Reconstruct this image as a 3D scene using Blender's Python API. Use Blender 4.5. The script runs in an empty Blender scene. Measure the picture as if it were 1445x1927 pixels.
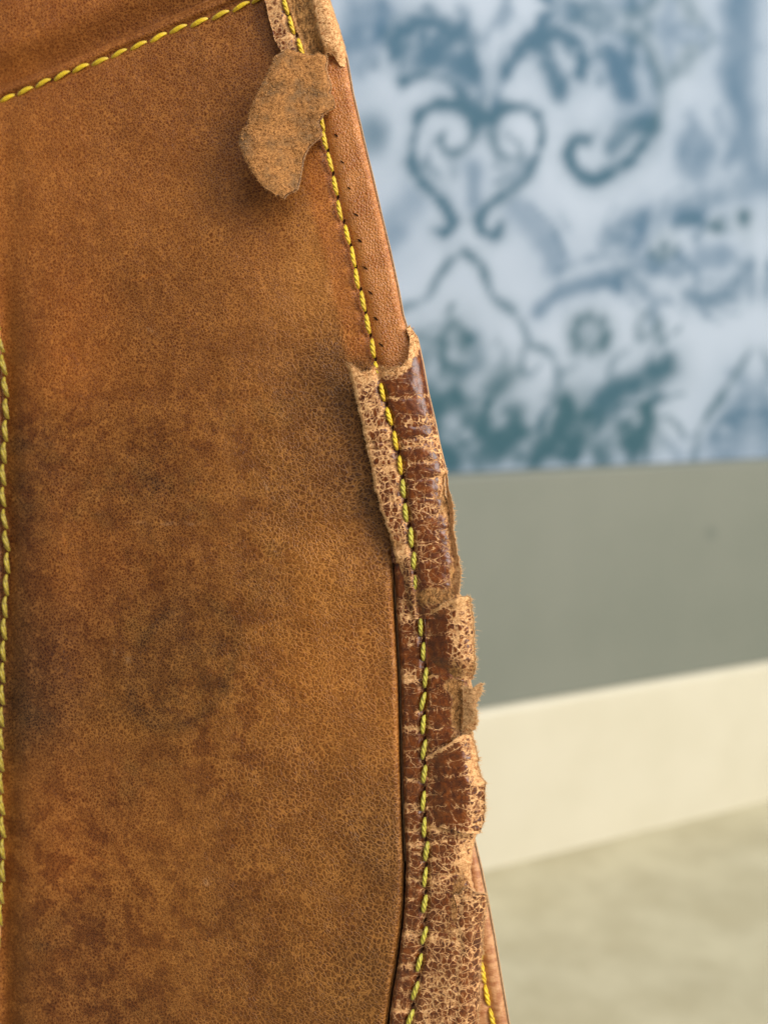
import bpy, math, random
import numpy as np
from mathutils import Matrix, Vector

rnd = random.Random(7)
rng = np.random.default_rng(11)
scene = bpy.context.scene
col = scene.collection

# ------------------------------------------------------------------ camera
F = 1927.0                      # focal length in photo pixels (frame is 1445 x 1927)
CX, CY = 722.5, 963.5
PITCH = math.radians(7.8)
CAM_H = 0.287
cam_d = bpy.data.cameras.new('camera')
cam = bpy.data.objects.new('camera', cam_d)
col.objects.link(cam)
cam_d.sensor_fit = 'VERTICAL'
cam_d.sensor_height = 24.0
cam_d.sensor_width = 18.0
cam_d.lens = 24.0
cam_d.clip_start = 0.005
cam_d.clip_end = 50.0
cam.location = (0, 0, CAM_H)
cam.rotation_euler = (math.pi / 2 - PITCH, 0, 0)
cam_d.dof.use_dof = True
cam_d.dof.focus_distance = 0.2005
cam_d.dof.aperture_fstop = 6.8
scene.camera = cam

# ------------------------------------------------------------------ light
world = bpy.data.worlds.new('World')
scene.world = world
world.use_nodes = True
bg = world.node_tree.nodes['Background']
bg.inputs[0].default_value = (0.90, 0.95, 1.0, 1)
bg.inputs[1].default_value = 0.20


def area_light(name, loc, target, sx, sy, power, colour):
    d = bpy.data.lights.new(name, 'AREA')
    d.shape = 'RECTANGLE'
    d.size, d.size_y = sx, sy
    d.energy = power
    d.color = colour
    o = bpy.data.objects.new(name, d)
    col.objects.link(o)
    o.location = loc
    o.rotation_euler = (Vector(target) - Vector(loc)).to_track_quat('-Z', 'Y').to_euler()
    return o


area_light('window_light', (1.15, -0.62, 0.95), (0.02, 0.25, 0.27), 0.7, 1.5, 38.0, (1.0, 0.985, 0.96))
area_light('ceiling_light', (0.25, -0.9, 1.9), (0.0, 0.3, 0.25), 0.9, 0.9, 17.0, (0.95, 0.97, 1.0))  # unseen fill added overhead, not a known lamp of the room

scene.view_settings.view_transform = 'Standard'
scene.view_settings.look = 'None'
scene.view_settings.exposure = 0.0
scene.view_settings.gamma = 1.0
scene.view_settings.use_curve_mapping = False
scene.cycles.use_denoising = True
scene.cycles.max_bounces = 6
scene.cycles.sample_clamp_indirect = 2.0

# ------------------------------------------------------------------ frames
CAMR = np.array([[1, 0, 0],
                 [0, math.sin(PITCH), math.cos(PITCH)],
                 [0, -math.cos(PITCH), math.sin(PITCH)]]).T     # columns: right, up, back
CAMP = np.array([0, 0, CAM_H])


def ray(x, y):
    v = np.stack([(np.asarray(x, float) - CX) / F, (CY - np.asarray(y, float)) / F,
                  -np.ones_like(np.asarray(x, float))], -1)
    return v @ CAMR.T


# the bag's own frame: u right along its side panel, v up, n out of the leather
TH = math.radians(15)
c_, s_ = math.cos(TH), math.sin(TH)
Uc, Vc, Nc = np.array([c_, 0, s_]), np.array([0, 1.0, 0]), np.array([-s_, 0, c_])
D0 = 0.2
P0c = np.array([(760 - CX) / F, (CY - 963) / F, -1]) * D0
Uw, Vw, Nw = CAMR @ Uc, CAMR @ Vc, CAMR @ Nc
P0w = CAMR @ P0c + CAMP
VB = -P0w[2] / Vw[2]            # how far down the panel reaches the carpet
BASE = P0w + VB * Vw


def L(x, y, h=0.0):
    """bag-local point at height h (mm) above the panel plane, seen at photo position x, y"""
    x, y, h = np.broadcast_arrays(np.asarray(x, float), np.asarray(y, float), np.asarray(h, float))
    d = np.stack([(x - CX) / F, (CY - y) / F, -np.ones_like(x)], -1)
    k = (h * 1e-3 + P0c @ Nc) / (d @ Nc)
    p = d * k[..., None] - P0c
    return np.stack([p @ Uc, p @ Vc - VB, p @ Nc], -1)


# ------------------------------------------------------------------ numeric helpers
def sstep(a, b, x):
    t = np.clip((x - a) / (b - a), 0, 1)
    return t * t * (3 - 2 * t)


def vnoise(x, y, seed):
    r = np.random.default_rng(seed).random((256, 256))
    xi, yi = np.floor(x).astype(int), np.floor(y).astype(int)
    fx, fy = x - xi, y - yi
    fx, fy = fx * fx * (3 - 2 * fx), fy * fy * (3 - 2 * fy)
    g = lambda a, b: r[(xi + a) & 255, (yi + b) & 255]
    return (g(0, 0) * (1 - fx) + g(1, 0) * fx) * (1 - fy) + (g(0, 1) * (1 - fx) + g(1, 1) * fx) * fy


def fbm(x, y, size, seed, octv=4):
    x, y = np.asarray(x, float), np.asarray(y, float)
    t, a, n = 0, 0.5, 0
    for k in range(octv):
        t = t + a * vnoise(x / size * 2 ** k + 17.3 * k, y / size * 2 ** k + 5.1 * k, seed + k)
        n += a
        a *= 0.55
    return t / n                # 0..1, about 0.5


def curve(pts):
    """x as a function of y through (x, y) points"""
    p = np.array(sorted(pts, key=lambda q: q[1]), float)
    return lambda y: np.interp(y, p[:, 1], p[:, 0])


def ycurve(pts):
    p = np.array(sorted(pts, key=lambda q: q[0]), float)
    return lambda x: np.interp(x, p[:, 0], p[:, 1])


def blob(x, y, cx, cy, rx, ry, rot=0.0):
    a = math.radians(rot)
    dx, dy = x - cx, y - cy
    p, q = dx * math.cos(a) + dy * math.sin(a), -dx * math.sin(a) + dy * math.cos(a)
    return np.exp(-(p / rx) ** 2 - (q / ry) ** 2)


def rag(y, amp, seed):
    """ragged offset along a torn edge"""
    return amp * ((fbm(y, y * 0 + 3.3, 26, seed, 3) - 0.5) * 2.0 + (fbm(y, y * 0 + 9.1, 7, seed + 5, 3) - 0.5) * 2.2)


def srgb(r, g, b):
    f = lambda c: (c / 255 / 12.92) if c <= 10 else ((c / 255 + 0.055) / 1.055) ** 2.4
    return (f(r), f(g), f(b), 1.0)


# ------------------------------------------------------------------ mesh helpers
def link(o, parent=None):
    col.objects.link(o)
    if parent is not None:
        o.parent = parent
    return o


def mesh_obj(name, verts, faces, mats, parent=None, mat_idx=None, attrs=None, smooth=True):
    m = bpy.data.meshes.new(name)
    m.from_pydata(np.asarray(verts).tolist(), [], [tuple(f) for f in faces])
    for mt in mats:
        m.materials.append(mt)
    if mat_idx is not None:
        m.polygons.foreach_set('material_index', np.asarray(mat_idx, np.int32))
    if smooth:
        m.polygons.foreach_set('use_smooth', np.ones(len(m.polygons), bool))
    for k, v in (attrs or {}).items():
        v = np.asarray(v, float)
        if v.ndim == 1:
            a = m.attributes.new(k, 'FLOAT', 'POINT')
            a.data.foreach_set('value', v.astype(np.float32))
        else:
            a = m.attributes.new(k, 'FLOAT_COLOR', 'POINT')
            a.data.foreach_set('color', np.concatenate([v, np.ones((len(v), 1))], 1).astype(np.float32).ravel())
    m.update()
    return link(bpy.data.objects.new(name, m), parent)


def grid_faces(r, c, off=0, flip=False):
    i, j = np.meshgrid(np.arange(r - 1), np.arange(c - 1), indexing='ij')
    a = (i * c + j).ravel() + off
    f = np.stack([a, a + c, a + c + 1, a + 1], 1)
    return f[:, ::-1] if flip else f


def sheet(name, top, th, mats, parent, attrs, edge_soft=0.0):
    """a slab of leather: top is an (r, c, 3) grid in bag coordinates, th its thickness in mm"""
    r, c, _ = top.shape
    bot = top.copy()
    bot[..., 2] -= th * 1e-3
    V = np.concatenate([top.reshape(-1, 3), bot.reshape(-1, 3)])
    n = r * c
    ft, fb = grid_faces(r, c), grid_faces(r, c, n, True)
    loop = [i * c for i in range(r)] + [(r - 1) * c + j for j in range(1, c)] + \
           [i * c + c - 1 for i in range(r - 2, -1, -1)] + [j for j in range(c - 2, 0, -1)]
    lp = np.array(loop)
    nx = np.roll(lp, -1)
    fw = np.stack([lp, lp + n, nx + n, nx], 1)[:, ::-1]
    faces = np.concatenate([ft, fb, fw])
    idx = np.concatenate([np.zeros(len(ft)), np.ones(len(fb) + len(fw))])
    at = {k: np.concatenate([np.asarray(v).reshape((n,) + np.asarray(v).shape[2:])] * 2) for k, v in attrs.items()}
    return mesh_obj(name, V, faces, mats, parent, idx, at)


# ------------------------------------------------------------------ node helpers
class NT:
    def __init__(self, name):
        self.m = bpy.data.materials.new(name)
        self.m.use_nodes = True
        self.t = self.m.node_tree
        self.b = self.t.nodes['Principled BSDF']

    def n(self, kind, **kw):
        nd = self.t.nodes.new(kind)
        for k, v in kw.items():
            setattr(nd, k, v)
        return nd

    def set(self, sock, v):
        if isinstance(v, bpy.types.NodeSocket):
            self.t.links.new(v, sock)
        else:
            if hasattr(sock, 'default_value') and isinstance(v, tuple) and sock.type == 'VECTOR':
                v = v[:3]
            sock.default_value = v

    def math(self, op, a, b=0.0, c=None, clamp=False):
        nd = self.n('ShaderNodeMath', operation=op, use_clamp=clamp)
        self.set(nd.inputs[0], a)
        self.set(nd.inputs[1], b)
        if c is not None:
            self.set(nd.inputs[2], c)
        return nd.outputs[0]

    def step(self, v, a, b, x=0.0, y=1.0):
        nd = self.n('ShaderNodeMapRange', interpolation_type='SMOOTHSTEP')
        for i, q in enumerate((v, a, b, x, y)):
            self.set(nd.inputs[i], q)
        return nd.outputs[0]

    def mix(self, f, a, b, blend='MIX'):
        nd = self.n('ShaderNodeMix', data_type='RGBA', blend_type=blend)
        self.set(nd.inputs[0], f)
        self.set(nd.inputs[6], a)
        self.set(nd.inputs[7], b)
        return nd.outputs[2]

    def mm(self, scale=(1000, 1000, 1000), warp=0.0, warp_scale=0.4, broad=0.0):
        tc = self.n('ShaderNodeTexCoord')
        mp = self.n('ShaderNodeMapping')
        self.set(mp.inputs['Vector'], tc.outputs['Object'])
        mp.inputs['Scale'].default_value = scale
        v = mp.outputs[0]
        for warp, warp_scale in ((broad, 0.10), (warp, warp_scale)):
            if not warp:
                continue
            nz = self.n('ShaderNodeTexNoise')
            self.set(nz.inputs['Vector'], v)
            nz.inputs['Scale'].default_value = warp_scale
            nz.inputs['Detail'].default_value = 3
            sub = self.n('ShaderNodeVectorMath', operation='SUBTRACT')
            self.set(sub.inputs[0], nz.outputs['Color'])
            sub.inputs[1].default_value = (0.5, 0.5, 0.5)
            sc = self.n('ShaderNodeVectorMath', operation='SCALE')
            self.set(sc.inputs[0], sub.outputs[0])
            sc.inputs['Scale'].default_value = warp
            ad = self.n('ShaderNodeVectorMath', operation='ADD')
            self.set(ad.inputs[0], v)
            self.set(ad.inputs[1], sc.outputs[0])
            v = ad.outputs[0]
        return v

    def noise(self, v, scale, detail=4, rough=0.55):
        nd = self.n('ShaderNodeTexNoise')
        self.set(nd.inputs['Vector'], v)
        self.set(nd.inputs['Scale'], scale)
        nd.inputs['Detail'].default_value = detail
        nd.inputs['Roughness'].default_value = rough
        return nd.outputs['Fac']

    def voro(self, v, scale, feature='DISTANCE_TO_EDGE', out='Distance', rand=1.0):
        nd = self.n('ShaderNodeTexVoronoi', feature=feature)
        self.set(nd.inputs['Vector'], v)
        self.set(nd.inputs['Scale'], scale)
        nd.inputs['Randomness'].default_value = rand
        return nd.outputs[out]

    def attr(self, name, out='Fac'):
        nd = self.n('ShaderNodeAttribute', attribute_name=name)
        return nd.outputs[out]

    def bump(self, h, dist, strength=1.0, normal=None):
        nd = self.n('ShaderNodeBump')
        nd.inputs['Strength'].default_value = strength
        nd.inputs['Distance'].default_value = dist
        self.set(nd.inputs['Height'], h)
        if normal is not None:
            self.set(nd.inputs['Normal'], normal)
        return nd.outputs[0]

    def out(self, color=None, rough=None, normal=None, spec=None, **kw):
        if color is not None:
            self.set(self.b.inputs['Base Color'], color)
        if rough is not None:
            self.set(self.b.inputs['Roughness'], rough)
        if normal is not None:
            self.set(self.b.inputs['Normal'], normal)
        if spec is not None:
            self.set(self.b.inputs['Specular IOR Level'], spec)
        for k, v in kw.items():
            self.set(self.b.inputs[k], v)
        return self.m


# ------------------------------------------------------------------ materials
def make_panel_leather():
    t = NT('worn_tan_leather')
    base = t.attr('tone', 'Color')
    coarse = t.attr('coarse')
    spots = t.attr('spots')
    v = t.mm(warp=0.9, warp_scale=0.5, broad=5.0)
    vf = t.mm(warp=0.5, warp_scale=1.1, broad=4.0)
    e1 = t.voro(v, 1.15)
    e2 = t.voro(vf, 1.75)
    e3 = t.voro(vf, 1.9, 'F1')
    patch = t.noise(v, 0.16, 4, 0.6)
    fine = t.noise(vf, 3.2, 3, 0.7)
    # pale net of worn ridges between dark cells
    width = t.math('MULTIPLY_ADD', patch, 0.20, 0.055)
    net1 = t.math('SUBTRACT', 1.0, t.step(e1, 0.0, width))
    net2 = t.math('SUBTRACT', 1.0, t.step(e2, 0.0, 0.20))
    net = t.math('ADD', t.math('MULTIPLY', net1, coarse),
                 t.math('MULTIPLY', net2, t.math('SUBTRACT', 1.0, t.math('MULTIPLY', coarse, 0.65))), clamp=True)
    fleck = t.math('MULTIPLY', t.step(e3, 0.42, 0.16), t.step(t.noise(vf, 0.45, 3), 0.36, 0.6))
    dark = t.mix(1.0, base, (0.56, 0.42, 0.28, 1), 'MULTIPLY')
    pale = t.mix(0.5, t.mix(1.0, base, (2.4, 2.5, 2.9, 1), 'MULTIPLY'), srgb(196, 138, 74))
    c = t.mix(t.step(fine, 0.36, 0.62), dark, base)
    c = t.mix(t.math('MULTIPLY', net, t.math('MULTIPLY_ADD', patch, 1.0, 0.12)), c, pale)
    c = t.mix(t.math('MULTIPLY', t.math('MULTIPLY', fleck, 0.8), t.math('SUBTRACT', 1.1, coarse)), c, dark)
    # blotches where the finish has soaked up oil, crisp edged
    bl = t.math('ADD', t.noise(t.mm(warp=2.5, warp_scale=0.3), 0.20, 5, 0.62), t.math('MULTIPLY', t.math('SUBTRACT', fine, 0.5), 0.22))
    blm = t.math('MULTIPLY', t.step(bl, 0.49, 0.56), spots)
    c = t.mix(t.math('MULTIPLY', blm, 0.70), c, t.mix(1.0, c, (0.48, 0.34, 0.24, 1), 'MULTIPLY'))
    # scuffs
    sc = t.noise(t.mm((1500, 140, 1000), 1.5, 0.3), 0.35, 4, 0.7)
    c = t.mix(t.math('MULTIPLY', t.step(sc, 0.68, 0.76), 0.28), c, t.mix(1.0, c, (1.5, 1.6, 1.9, 1), 'MULTIPLY'))
    h = t.math('ADD', t.math('MULTIPLY', t.step(e1, 0.0, 0.22), t.math('MULTIPLY', coarse, 0.6)), t.math('MULTIPLY', t.step(e2, 0.0, 0.3), 0.35))
    h = t.math('ADD', h, t.math('MULTIPLY', fine, 0.25))
    nrm = t.bump(h, 0.00015, 1.0)
    lowb = t.bump(t.noise(v, 0.22, 3), 0.0006, 0.5, nrm)
    r = t.math('ADD', 0.44, t.math('MULTIPLY', t.math('SUBTRACT', fine, 0.5), 0.3))
    return t.out(c, r, lowb, 0.30)


def make_smooth_leather():
    """clean orange leather that lay under the binding"""
    t = NT('smooth_orange_leather')
    v = t.mm(warp=0.6, warp_scale=0.8)
    e = t.voro(v, 1.7)
    fine = t.noise(v, 4.0, 3, 0.7)
    patch = t.noise(v, 0.2, 4)
    c = t.mix(t.step(patch, 0.3, 0.7), srgb(158, 84, 32), srgb(196, 122, 62))
    c = t.mix(t.math('MULTIPLY', t.math('SUBTRACT', 1.0, t.step(e, 0.02, 0.28)), 0.55), c, srgb(214, 146, 80))
    c = t.mix(t.math('MULTIPLY', t.step(fine, 0.5, 0.72), 0.4), c, srgb(118, 54, 18))
    h = t.math('ADD', t.step(e, 0.0, 0.3), t.math('MULTIPLY', fine, 0.5))
    return t.out(c, t.math('MULTIPLY_ADD', fine, 0.3, 0.20), t.bump(h, 0.00014, 0.8), 0.5)


def make_binding():
    t = NT('cracked_binding_leather')
    wear = t.attr('wear')
    dirt = t.attr('dirt')
    v = t.mm(warp=1.3, warp_scale=0.7)
    vs = t.mm((520, 1150, 800), 1.1, 0.6)
    vv = t.mm((1900, 700, 1500), 1.6, 0.7)
    e1 = t.voro(v, 0.66)
    e2 = t.voro(vs, 0.36)
    e3 = t.voro(vv, 0.62)
    fine = t.noise(v, 4.5, 3, 0.7)
    mid = t.noise(v, 0.8, 4, 0.6)
    streak = t.noise(vv, 1.1, 3, 0.6)
    gate = t.noise(v, 0.33, 2)
    w1 = t.math('MULTIPLY', t.math('MULTIPLY_ADD', wear, 0.29, -0.008), t.step(gate, 0.28, 0.52, 0.55, 1.0))
    w1 = t.math('MAXIMUM', w1, 0.0005)
    crack1 = t.math('SUBTRACT', 1.0, t.step(t.math('ADD', e1, t.math('MULTIPLY', t.math('SUBTRACT', fine, 0.5), 0.10)), t.math('MULTIPLY', w1, 0.55), w1))
    crack2 = t.math('SUBTRACT', 1.0, t.step(t.math('ADD', e2, t.math('MULTIPLY', t.math('SUBTRACT', fine, 0.5), 0.05)), 0.006, 0.03))
    crack2 = t.math('MULTIPLY', crack2, t.step(t.math('ADD', t.math('ADD', t.math('MULTIPLY', mid, 0.5), t.math('MULTIPLY', gate, 0.5)), t.math('MULTIPLY', wear, 1.4)), 0.54, 0.70))
    crack3 = t.math('MULTIPLY', t.math('SUBTRACT', 1.0, t.step(e3, 0.02, 0.12)), t.step(t.math('ADD', mid, t.math('MULTIPLY', wear, 0.8)), 0.62, 0.85))
    full = t.step(t.math('ADD', wear, t.math('MULTIPLY', t.math('SUBTRACT', mid, 0.5), 0.55)), 0.72, 0.92)
    bare = t.math('MAXIMUM', t.math('MAXIMUM', crack1, crack2), t.math('MAXIMUM', full, t.math('MULTIPLY', crack3, 0.7)))
    fin = t.mix(t.step(mid, 0.3, 0.7), srgb(78, 34, 10), srgb(128, 65, 17))
    fin = t.mix(t.math('MULTIPLY', t.step(streak, 0.45, 0.7), 0.55), fin, srgb(56, 24, 9))
    fin = t.mix(t.math('MULTIPLY', t.step(fine, 0.56, 0.72), 0.35), fin, srgb(158, 96, 42))
    raw = t.mix(t.step(t.math('ADD', t.math('MULTIPLY', fine, 0.55), t.math('MULTIPLY', t.noise(v, 1.6, 3), 0.45)), 0.36, 0.62), srgb(164, 104, 60), srgb(240, 188, 130))
    rawd = t.mix(t.step(streak, 0.38, 0.62), srgb(70, 44, 20), srgb(176, 126, 72))
    raw = t.mix(t.math('MULTIPLY', dirt, 0.9), raw, rawd)
    bare = t.math('MAXIMUM', bare, t.step(t.math('ADD', dirt, t.math('MULTIPLY', t.math('SUBTRACT', mid, 0.5), 0.6)), 0.6, 0.85))
    c = t.mix(bare, fin, raw)
    h = t.math('ADD', t.math('MULTIPLY', t.math('SUBTRACT', 1.0, bare), 0.8), t.math('MULTIPLY', fine, t.math('MULTIPLY_ADD', bare, 0.5, 0.10)))
    h = t.math('ADD', h, t.math('MULTIPLY', t.math('MULTIPLY', streak, bare), 0.5))
    r = t.math('ADD', t.math('MULTIPLY', bare, 0.55), t.math('MULTIPLY_ADD', fine, 0.20, 0.20))
    return t.out(c, r, t.bump(h, 0.00018, 1.0), t.math('SUBTRACT', 0.5, t.math('MULTIPLY', bare, 0.4)))


def make_suede(name, light, dark, grey, greyness):
    t = NT(name)
    v = t.mm(warp=0.8, warp_scale=1.2)
    vv = t.mm((2400, 900, 1500), 1.0, 0.9)
    fib = t.noise(vv, 1.4, 5, 0.75)
    fine = t.noise(v, 2.6, 5, 0.8)
    patch = t.noise(v, 0.22, 4, 0.6)
    pits = t.voro(v, 0.8, 'F1')
    c = t.mix(t.step(fine, 0.3, 0.68), dark, light)
    g = t.math('MULTIPLY', t.step(patch, 0.42, 0.66), greyness)
    c = t.mix(g, c, t.mix(t.step(fib, 0.35, 0.65), t.mix(1.0, grey, (0.5, 0.48, 0.46, 1), 'MULTIPLY'), grey))
    c = t.mix(t.math('MULTIPLY', t.math('SUBTRACT', 1.0, t.step(pits, 0.06, 0.24)), t.math('MULTIPLY', t.step(t.noise(v, 0.9, 2), 0.5, 0.6), 0.65)), c, srgb(74, 40, 26))
    h = t.math('ADD', t.math('MULTIPLY', fib, 0.6), fine)
    return t.out(c, 0.95, t.bump(h, 0.00028, 1.0), 0.08, **{'Sheen Weight': 0.18, 'Sheen Roughness': 0.5})


def make_thread(name, a, b):
    t = NT(name)
    v = t.mm()
    info = t.n('ShaderNodeObjectInfo')
    f = t.noise(v, 2.2, 3)
    c = t.mix(t.step(f, 0.3, 0.7), a, b)
    c = t.mix(t.math('MULTIPLY', info.outputs['Random'], 0.28), c, srgb(120, 104, 30))
    return t.out(c, 0.38, t.bump(t.noise(t.mm((4000, 700, 4000)), 1.5, 2), 0.00006, 0.7), 0.5, **{'Sheen Weight': 0.15})


M_panel = make_panel_leather()
M_smooth = make_smooth_leather()
M_bind = make_binding()
M_suede = make_suede('raw_suede', srgb(214, 150, 84), srgb(120, 70, 32), srgb(138, 106, 72), 0.8)
M_edge = make_suede('torn_leather_edge', srgb(240, 186, 120), srgb(176, 112, 58), srgb(160, 124, 84), 0.3)
M_thread = make_thread('yellow_thread', srgb(240, 206, 34), srgb(208, 166, 16))
M_thread2 = make_thread('olive_yellow_thread', srgb(204, 190, 66), srgb(168, 154, 42))  # same thread; the less warm light lower down is put into its colour
t = NT('dark_hole')
M_hole = t.out(t.mix(t.noise(t.mm(), 3.0), srgb(26, 14, 8), srgb(52, 28, 16)), 0.95, None, 0.05)  # dark colour stands in for the shade inside the holes
t = NT('loose_fibre')
M_fibre = t.out(t.mix(t.noise(t.mm(), 0.5), srgb(196, 142, 86), srgb(236, 198, 146)), 0.9, None, 0.1)
t = NT('nap_fibre')
M_nap = t.out(t.mix(t.step(t.noise(t.mm(), 1.5, 2), 0.35, 0.65), srgb(128, 84, 46), srgb(214, 158, 98)), 0.95, None, 0.05)

# ------------------------------------------------------------------ the room: wall, dado, skirting, carpet
WA = math.radians(64)
wdir = np.array([math.sin(WA), math.cos(WA), 0])
wnor = np.array([math.cos(WA), -math.sin(WA), 0])      # faces the camera side
r0 = ray(900, 1630)
W0 = CAMP + r0 * (-CAM_H / r0[2])                       # foot of the skirting


def on_wall(x, y, off=0.0):
    d = ray(x, y)
    k = ((W0 + wnor * off - CAMP) @ wnor) / (d @ wnor)
    p = CAMP + d * np.asarray(k)[..., None] - W0
    return p @ wdir, p[..., 2]                          # along the wall, height


_, z_sk = on_wall(np.array(900.), np.array(1335.))
_, z_da = on_wall(np.array(870.), np.array(889.), -0.014)
z_sk, z_da = float(z_sk), float(z_da)
wall_rot = Matrix(((wdir[0], -wnor[0], 0, 0), (wdir[1], -wnor[1], 0, 0), (0, 0, 1, 0), (0, 0, 0, 1)))


def wall_matrix(off=0.0):
    p = W0 + wnor * off
    return Matrix.Translation(Vector((p[0], p[1], 0))) @ wall_rot   # local x along, y into the wall, z up


# printed damask, laid out in wall coordinates
AX0, AX1 = -0.9, 1.5
ZX0, ZX1 = z_da, z_da + 0.95
RES = 0.0028
na, nz_ = int((AX1 - AX0) / RES), int((ZX1 - ZX0) / RES)
ga = np.linspace(AX0, AX1, na)
gz = np.linspace(ZX0, ZX1, nz_)
GA, GZ = np.meshgrid(ga, gz)
ta0, ta1 = float(on_wall(np.array(640.), np.array(500.))[0]), float(on_wall(np.array(1462.), np.array(500.))[0])
tz0 = z_da
tz1 = float(on_wall(np.array(1000.), np.array(-12.))[1])


def fold(q, a, b):
    p = (q - a) / (b - a)
    p = np.abs((p + 1) % 2 - 1)
    return a + p * (b - a)


FA, FZ = fold(GA, ta0, ta1), fold(GZ, tz0, tz1)
wob = (fbm(FA * 1000, FZ * 1000, 9, 71, 3) - 0.5) * 0.006
ink = np.zeros_like(GA)
hue = np.zeros_like(GA)
S = 1 / 1927 * 0.64 * 1.50             # metres on the wall for one photo pixel, about

strokes = [  # photo points, width px, strength, hue (0 slate blue, 1 teal)
    ([(919, 234), (900, 200), (857, 184), (815, 205), (802, 246), (805, 316), (846, 363), (875, 404), (866, 433), (842, 428)], 19, .9, .5),
    ([(916, 246), (904, 269), (870, 278), (852, 257), (862, 238)], 14, .6, .6),
    ([(835, 260), (828, 300), (850, 318)], 16, .45, .5),
    ([(951, 222), (974, 193), (1021, 193), (1047, 234), (1036, 292), (1004, 339), (963, 363), (930, 398), (930, 428), (957, 438), (968, 420)], 17, .8, .5),
    ([(948, 240), (965, 280), (1000, 290), (1004, 262), (990, 250)], 14, .6, .6),
    ([(1010, 300), (992, 330)], 24, .5, .4),
    ([(916, 304), (916, 372)], 27, .42, .1),
    ([(932, 214), (948, 216)], 26, .75, .5),
    ([(919, 129), (904, 76), (869, 35), (822, 23), (775, 47), (767, 88)], 24, .72, .3),
    ([(834, 82), (868, 98), (904, 122)], 40, .75, .25),
    ([(781, 140), (822, 126), (869, 140), (904, 175), (925, 205)], 17, .7, .4),
    ([(905, 0), (925, 120), (935, 205)], 16, .42, .2),
    ([(950, 205), (985, 110), (1040, 30), (1120, 5)], 14, .45, .2),
    ([(980, 123), (1009, 70), (1056, 50), (1109, 58), (1126, 94), (1121, 129)], 23, .8, .3),
    ([(1056, 105), (1068, 130), (1082, 160)], 34, .75, .3),
    ([(1110, 20), (1150, 30), (1180, 20)], 30, .5, .4),
    ([(1215, 40), (1250, 80), (1268, 130), (1273, 180), (1262, 225), (1240, 265)], 26, .42, .6),
    ([(1240, 262), (1214, 292), (1162, 326), (1118, 318), (1099, 280), (1115, 252), (1135, 255)], 22, .95, .5),
    ([(1191, 117), (1203, 138), (1206, 160)], 50, .95, .1),
    ([(1176, 80), (1182, 110)], 16, .6, .2),
    ([(1215, 70), (1220, 110)], 20, .6, .3),
    ([(1180, 262), (1200, 245), (1235, 225)], 30, .7, .4),
    ([(1262, 15), (1300, 40), (1330, 20), (1380, 5)], 60, .26, 0),
    ([(1331, 88), (1318, 115), (1300, 130)], 22, .34, .8),
    ([(1380, 30), (1365, 70), (1330, 95)], 12, .28, .5),
    ([(1280, 60), (1290, 100)], 34, .26, 0),
    ([(1440, 30), (1420, 110), (1432, 200), (1436, 260), (1455, 330)], 66, .55, 0),
    ([(1395, 130), (1410, 165)], 40, .4, 0),
    ([(1325, 252), (1318, 295), (1345, 310), (1362, 280)], 44, .55, 0),
    ([(1410, 260), (1400, 300)], 26, .4, 0),
    ([(1165, 450), (1214, 410), (1273, 402), (1331, 380), (1430, 352)], 34, .42, .1),
    ([(1225, 440), (1245, 395)], 26, .5, 0),
    ([(1279, 456), (1281, 456)], 22, .75, .8), ([(1378, 427), (1380, 427)], 20, .7, .8), ([(1431, 404), (1433, 404)], 26, .85, .8),
    ([(1352, 480), (1395, 476)], 38, .55, 0),
    ([(1322, 552), (1360, 562), (1410, 552)], 30, .55, .2),
    ([(1440, 500), (1445, 540)], 30, .4, .2),
    ([(1039, 585), (1086, 544), (1156, 527), (1196, 540)], 24, .68, .1),
    ([(1190, 505), (1240, 540), (1262, 575)], 24, .48, .2),
    ([(1080, 505), (1126, 484), (1214, 476), (1260, 480)], 14, .32, .1),
    ([(1232, 497), (1302, 506)], 26, .5, .1),
    ([(898, 468), (875, 485), (846, 520), (830, 556), (775, 579)], 14, .55, .7),
    ([(898, 468), (928, 497), (951, 550), (986, 579), (1009, 614), (1021, 643)], 15, .6, .7),
    ([(1021, 649), (1056, 661), (1076, 702), (1064, 760), (1045, 801)], 16, .62, .8),
    ([(1010, 660), (1006, 694), (1026, 706), (1040, 690)], 12, .5, .8),
    ([(746, 433), (799, 374)], 48, .4, 0), ([(735, 470), (770, 440)], 30, .3, 0),
    ([(1004, 392), (1045, 433), (1068, 485)], 42, .42, 0),
    ([(1020, 375), (1065, 420), (1088, 480)], 8, .35, .3),
    ([(700, 250), (722, 246)], 50, .62, .4),
    ([(653, 99), (688, 40), (717, 0)], 50, .5, 0), ([(735, 60), (745, 0)], 24, .4, 0),
    ([(811, 632), (845, 640), (881, 610), (893, 655)], 26, .55, 1),
    ([(916, 640), (920, 680)], 32, .42, .8), ([(820, 670), (815, 720)], 36, .45, 1), ([(870, 690), (900, 700)], 20, .4, 1),
    ([(951, 735), (985, 705)], 40, .6, 1),
    ([(881, 750), (928, 807), (974, 831)], 36, .7, 1),
    ([(830, 790), (835, 850), (870, 870)], 56, .85, 1),
    ([(930, 860), (990, 830), (1000, 780)], 36, .7, 1),
    ([(1040, 850), (1060, 840), (1095, 780)], 44, .8, 1),
    ([(1090, 760), (1100, 850)], 40, .8, 1),
    ([(1162, 752), (1215, 725), (1284, 690)], 44, .85, .8),
    ([(1168, 760), (1150, 790)], 40, .7, .9),
    ([(1243, 780), (1250, 805), (1228, 832), (1200, 810)], 36, .85, 1),
    ([(1150, 850), (1160, 862)], 40, .8, 1), ([(1215, 845), (1225, 850)], 40, .7, 1),
    ([(1440, 665), (1384, 749), (1345, 815), (1335, 870)], 17, .55, .7),
    ([(1440, 760), (1420, 830), (1390, 860)], 80, .45, .2),
]
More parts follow.
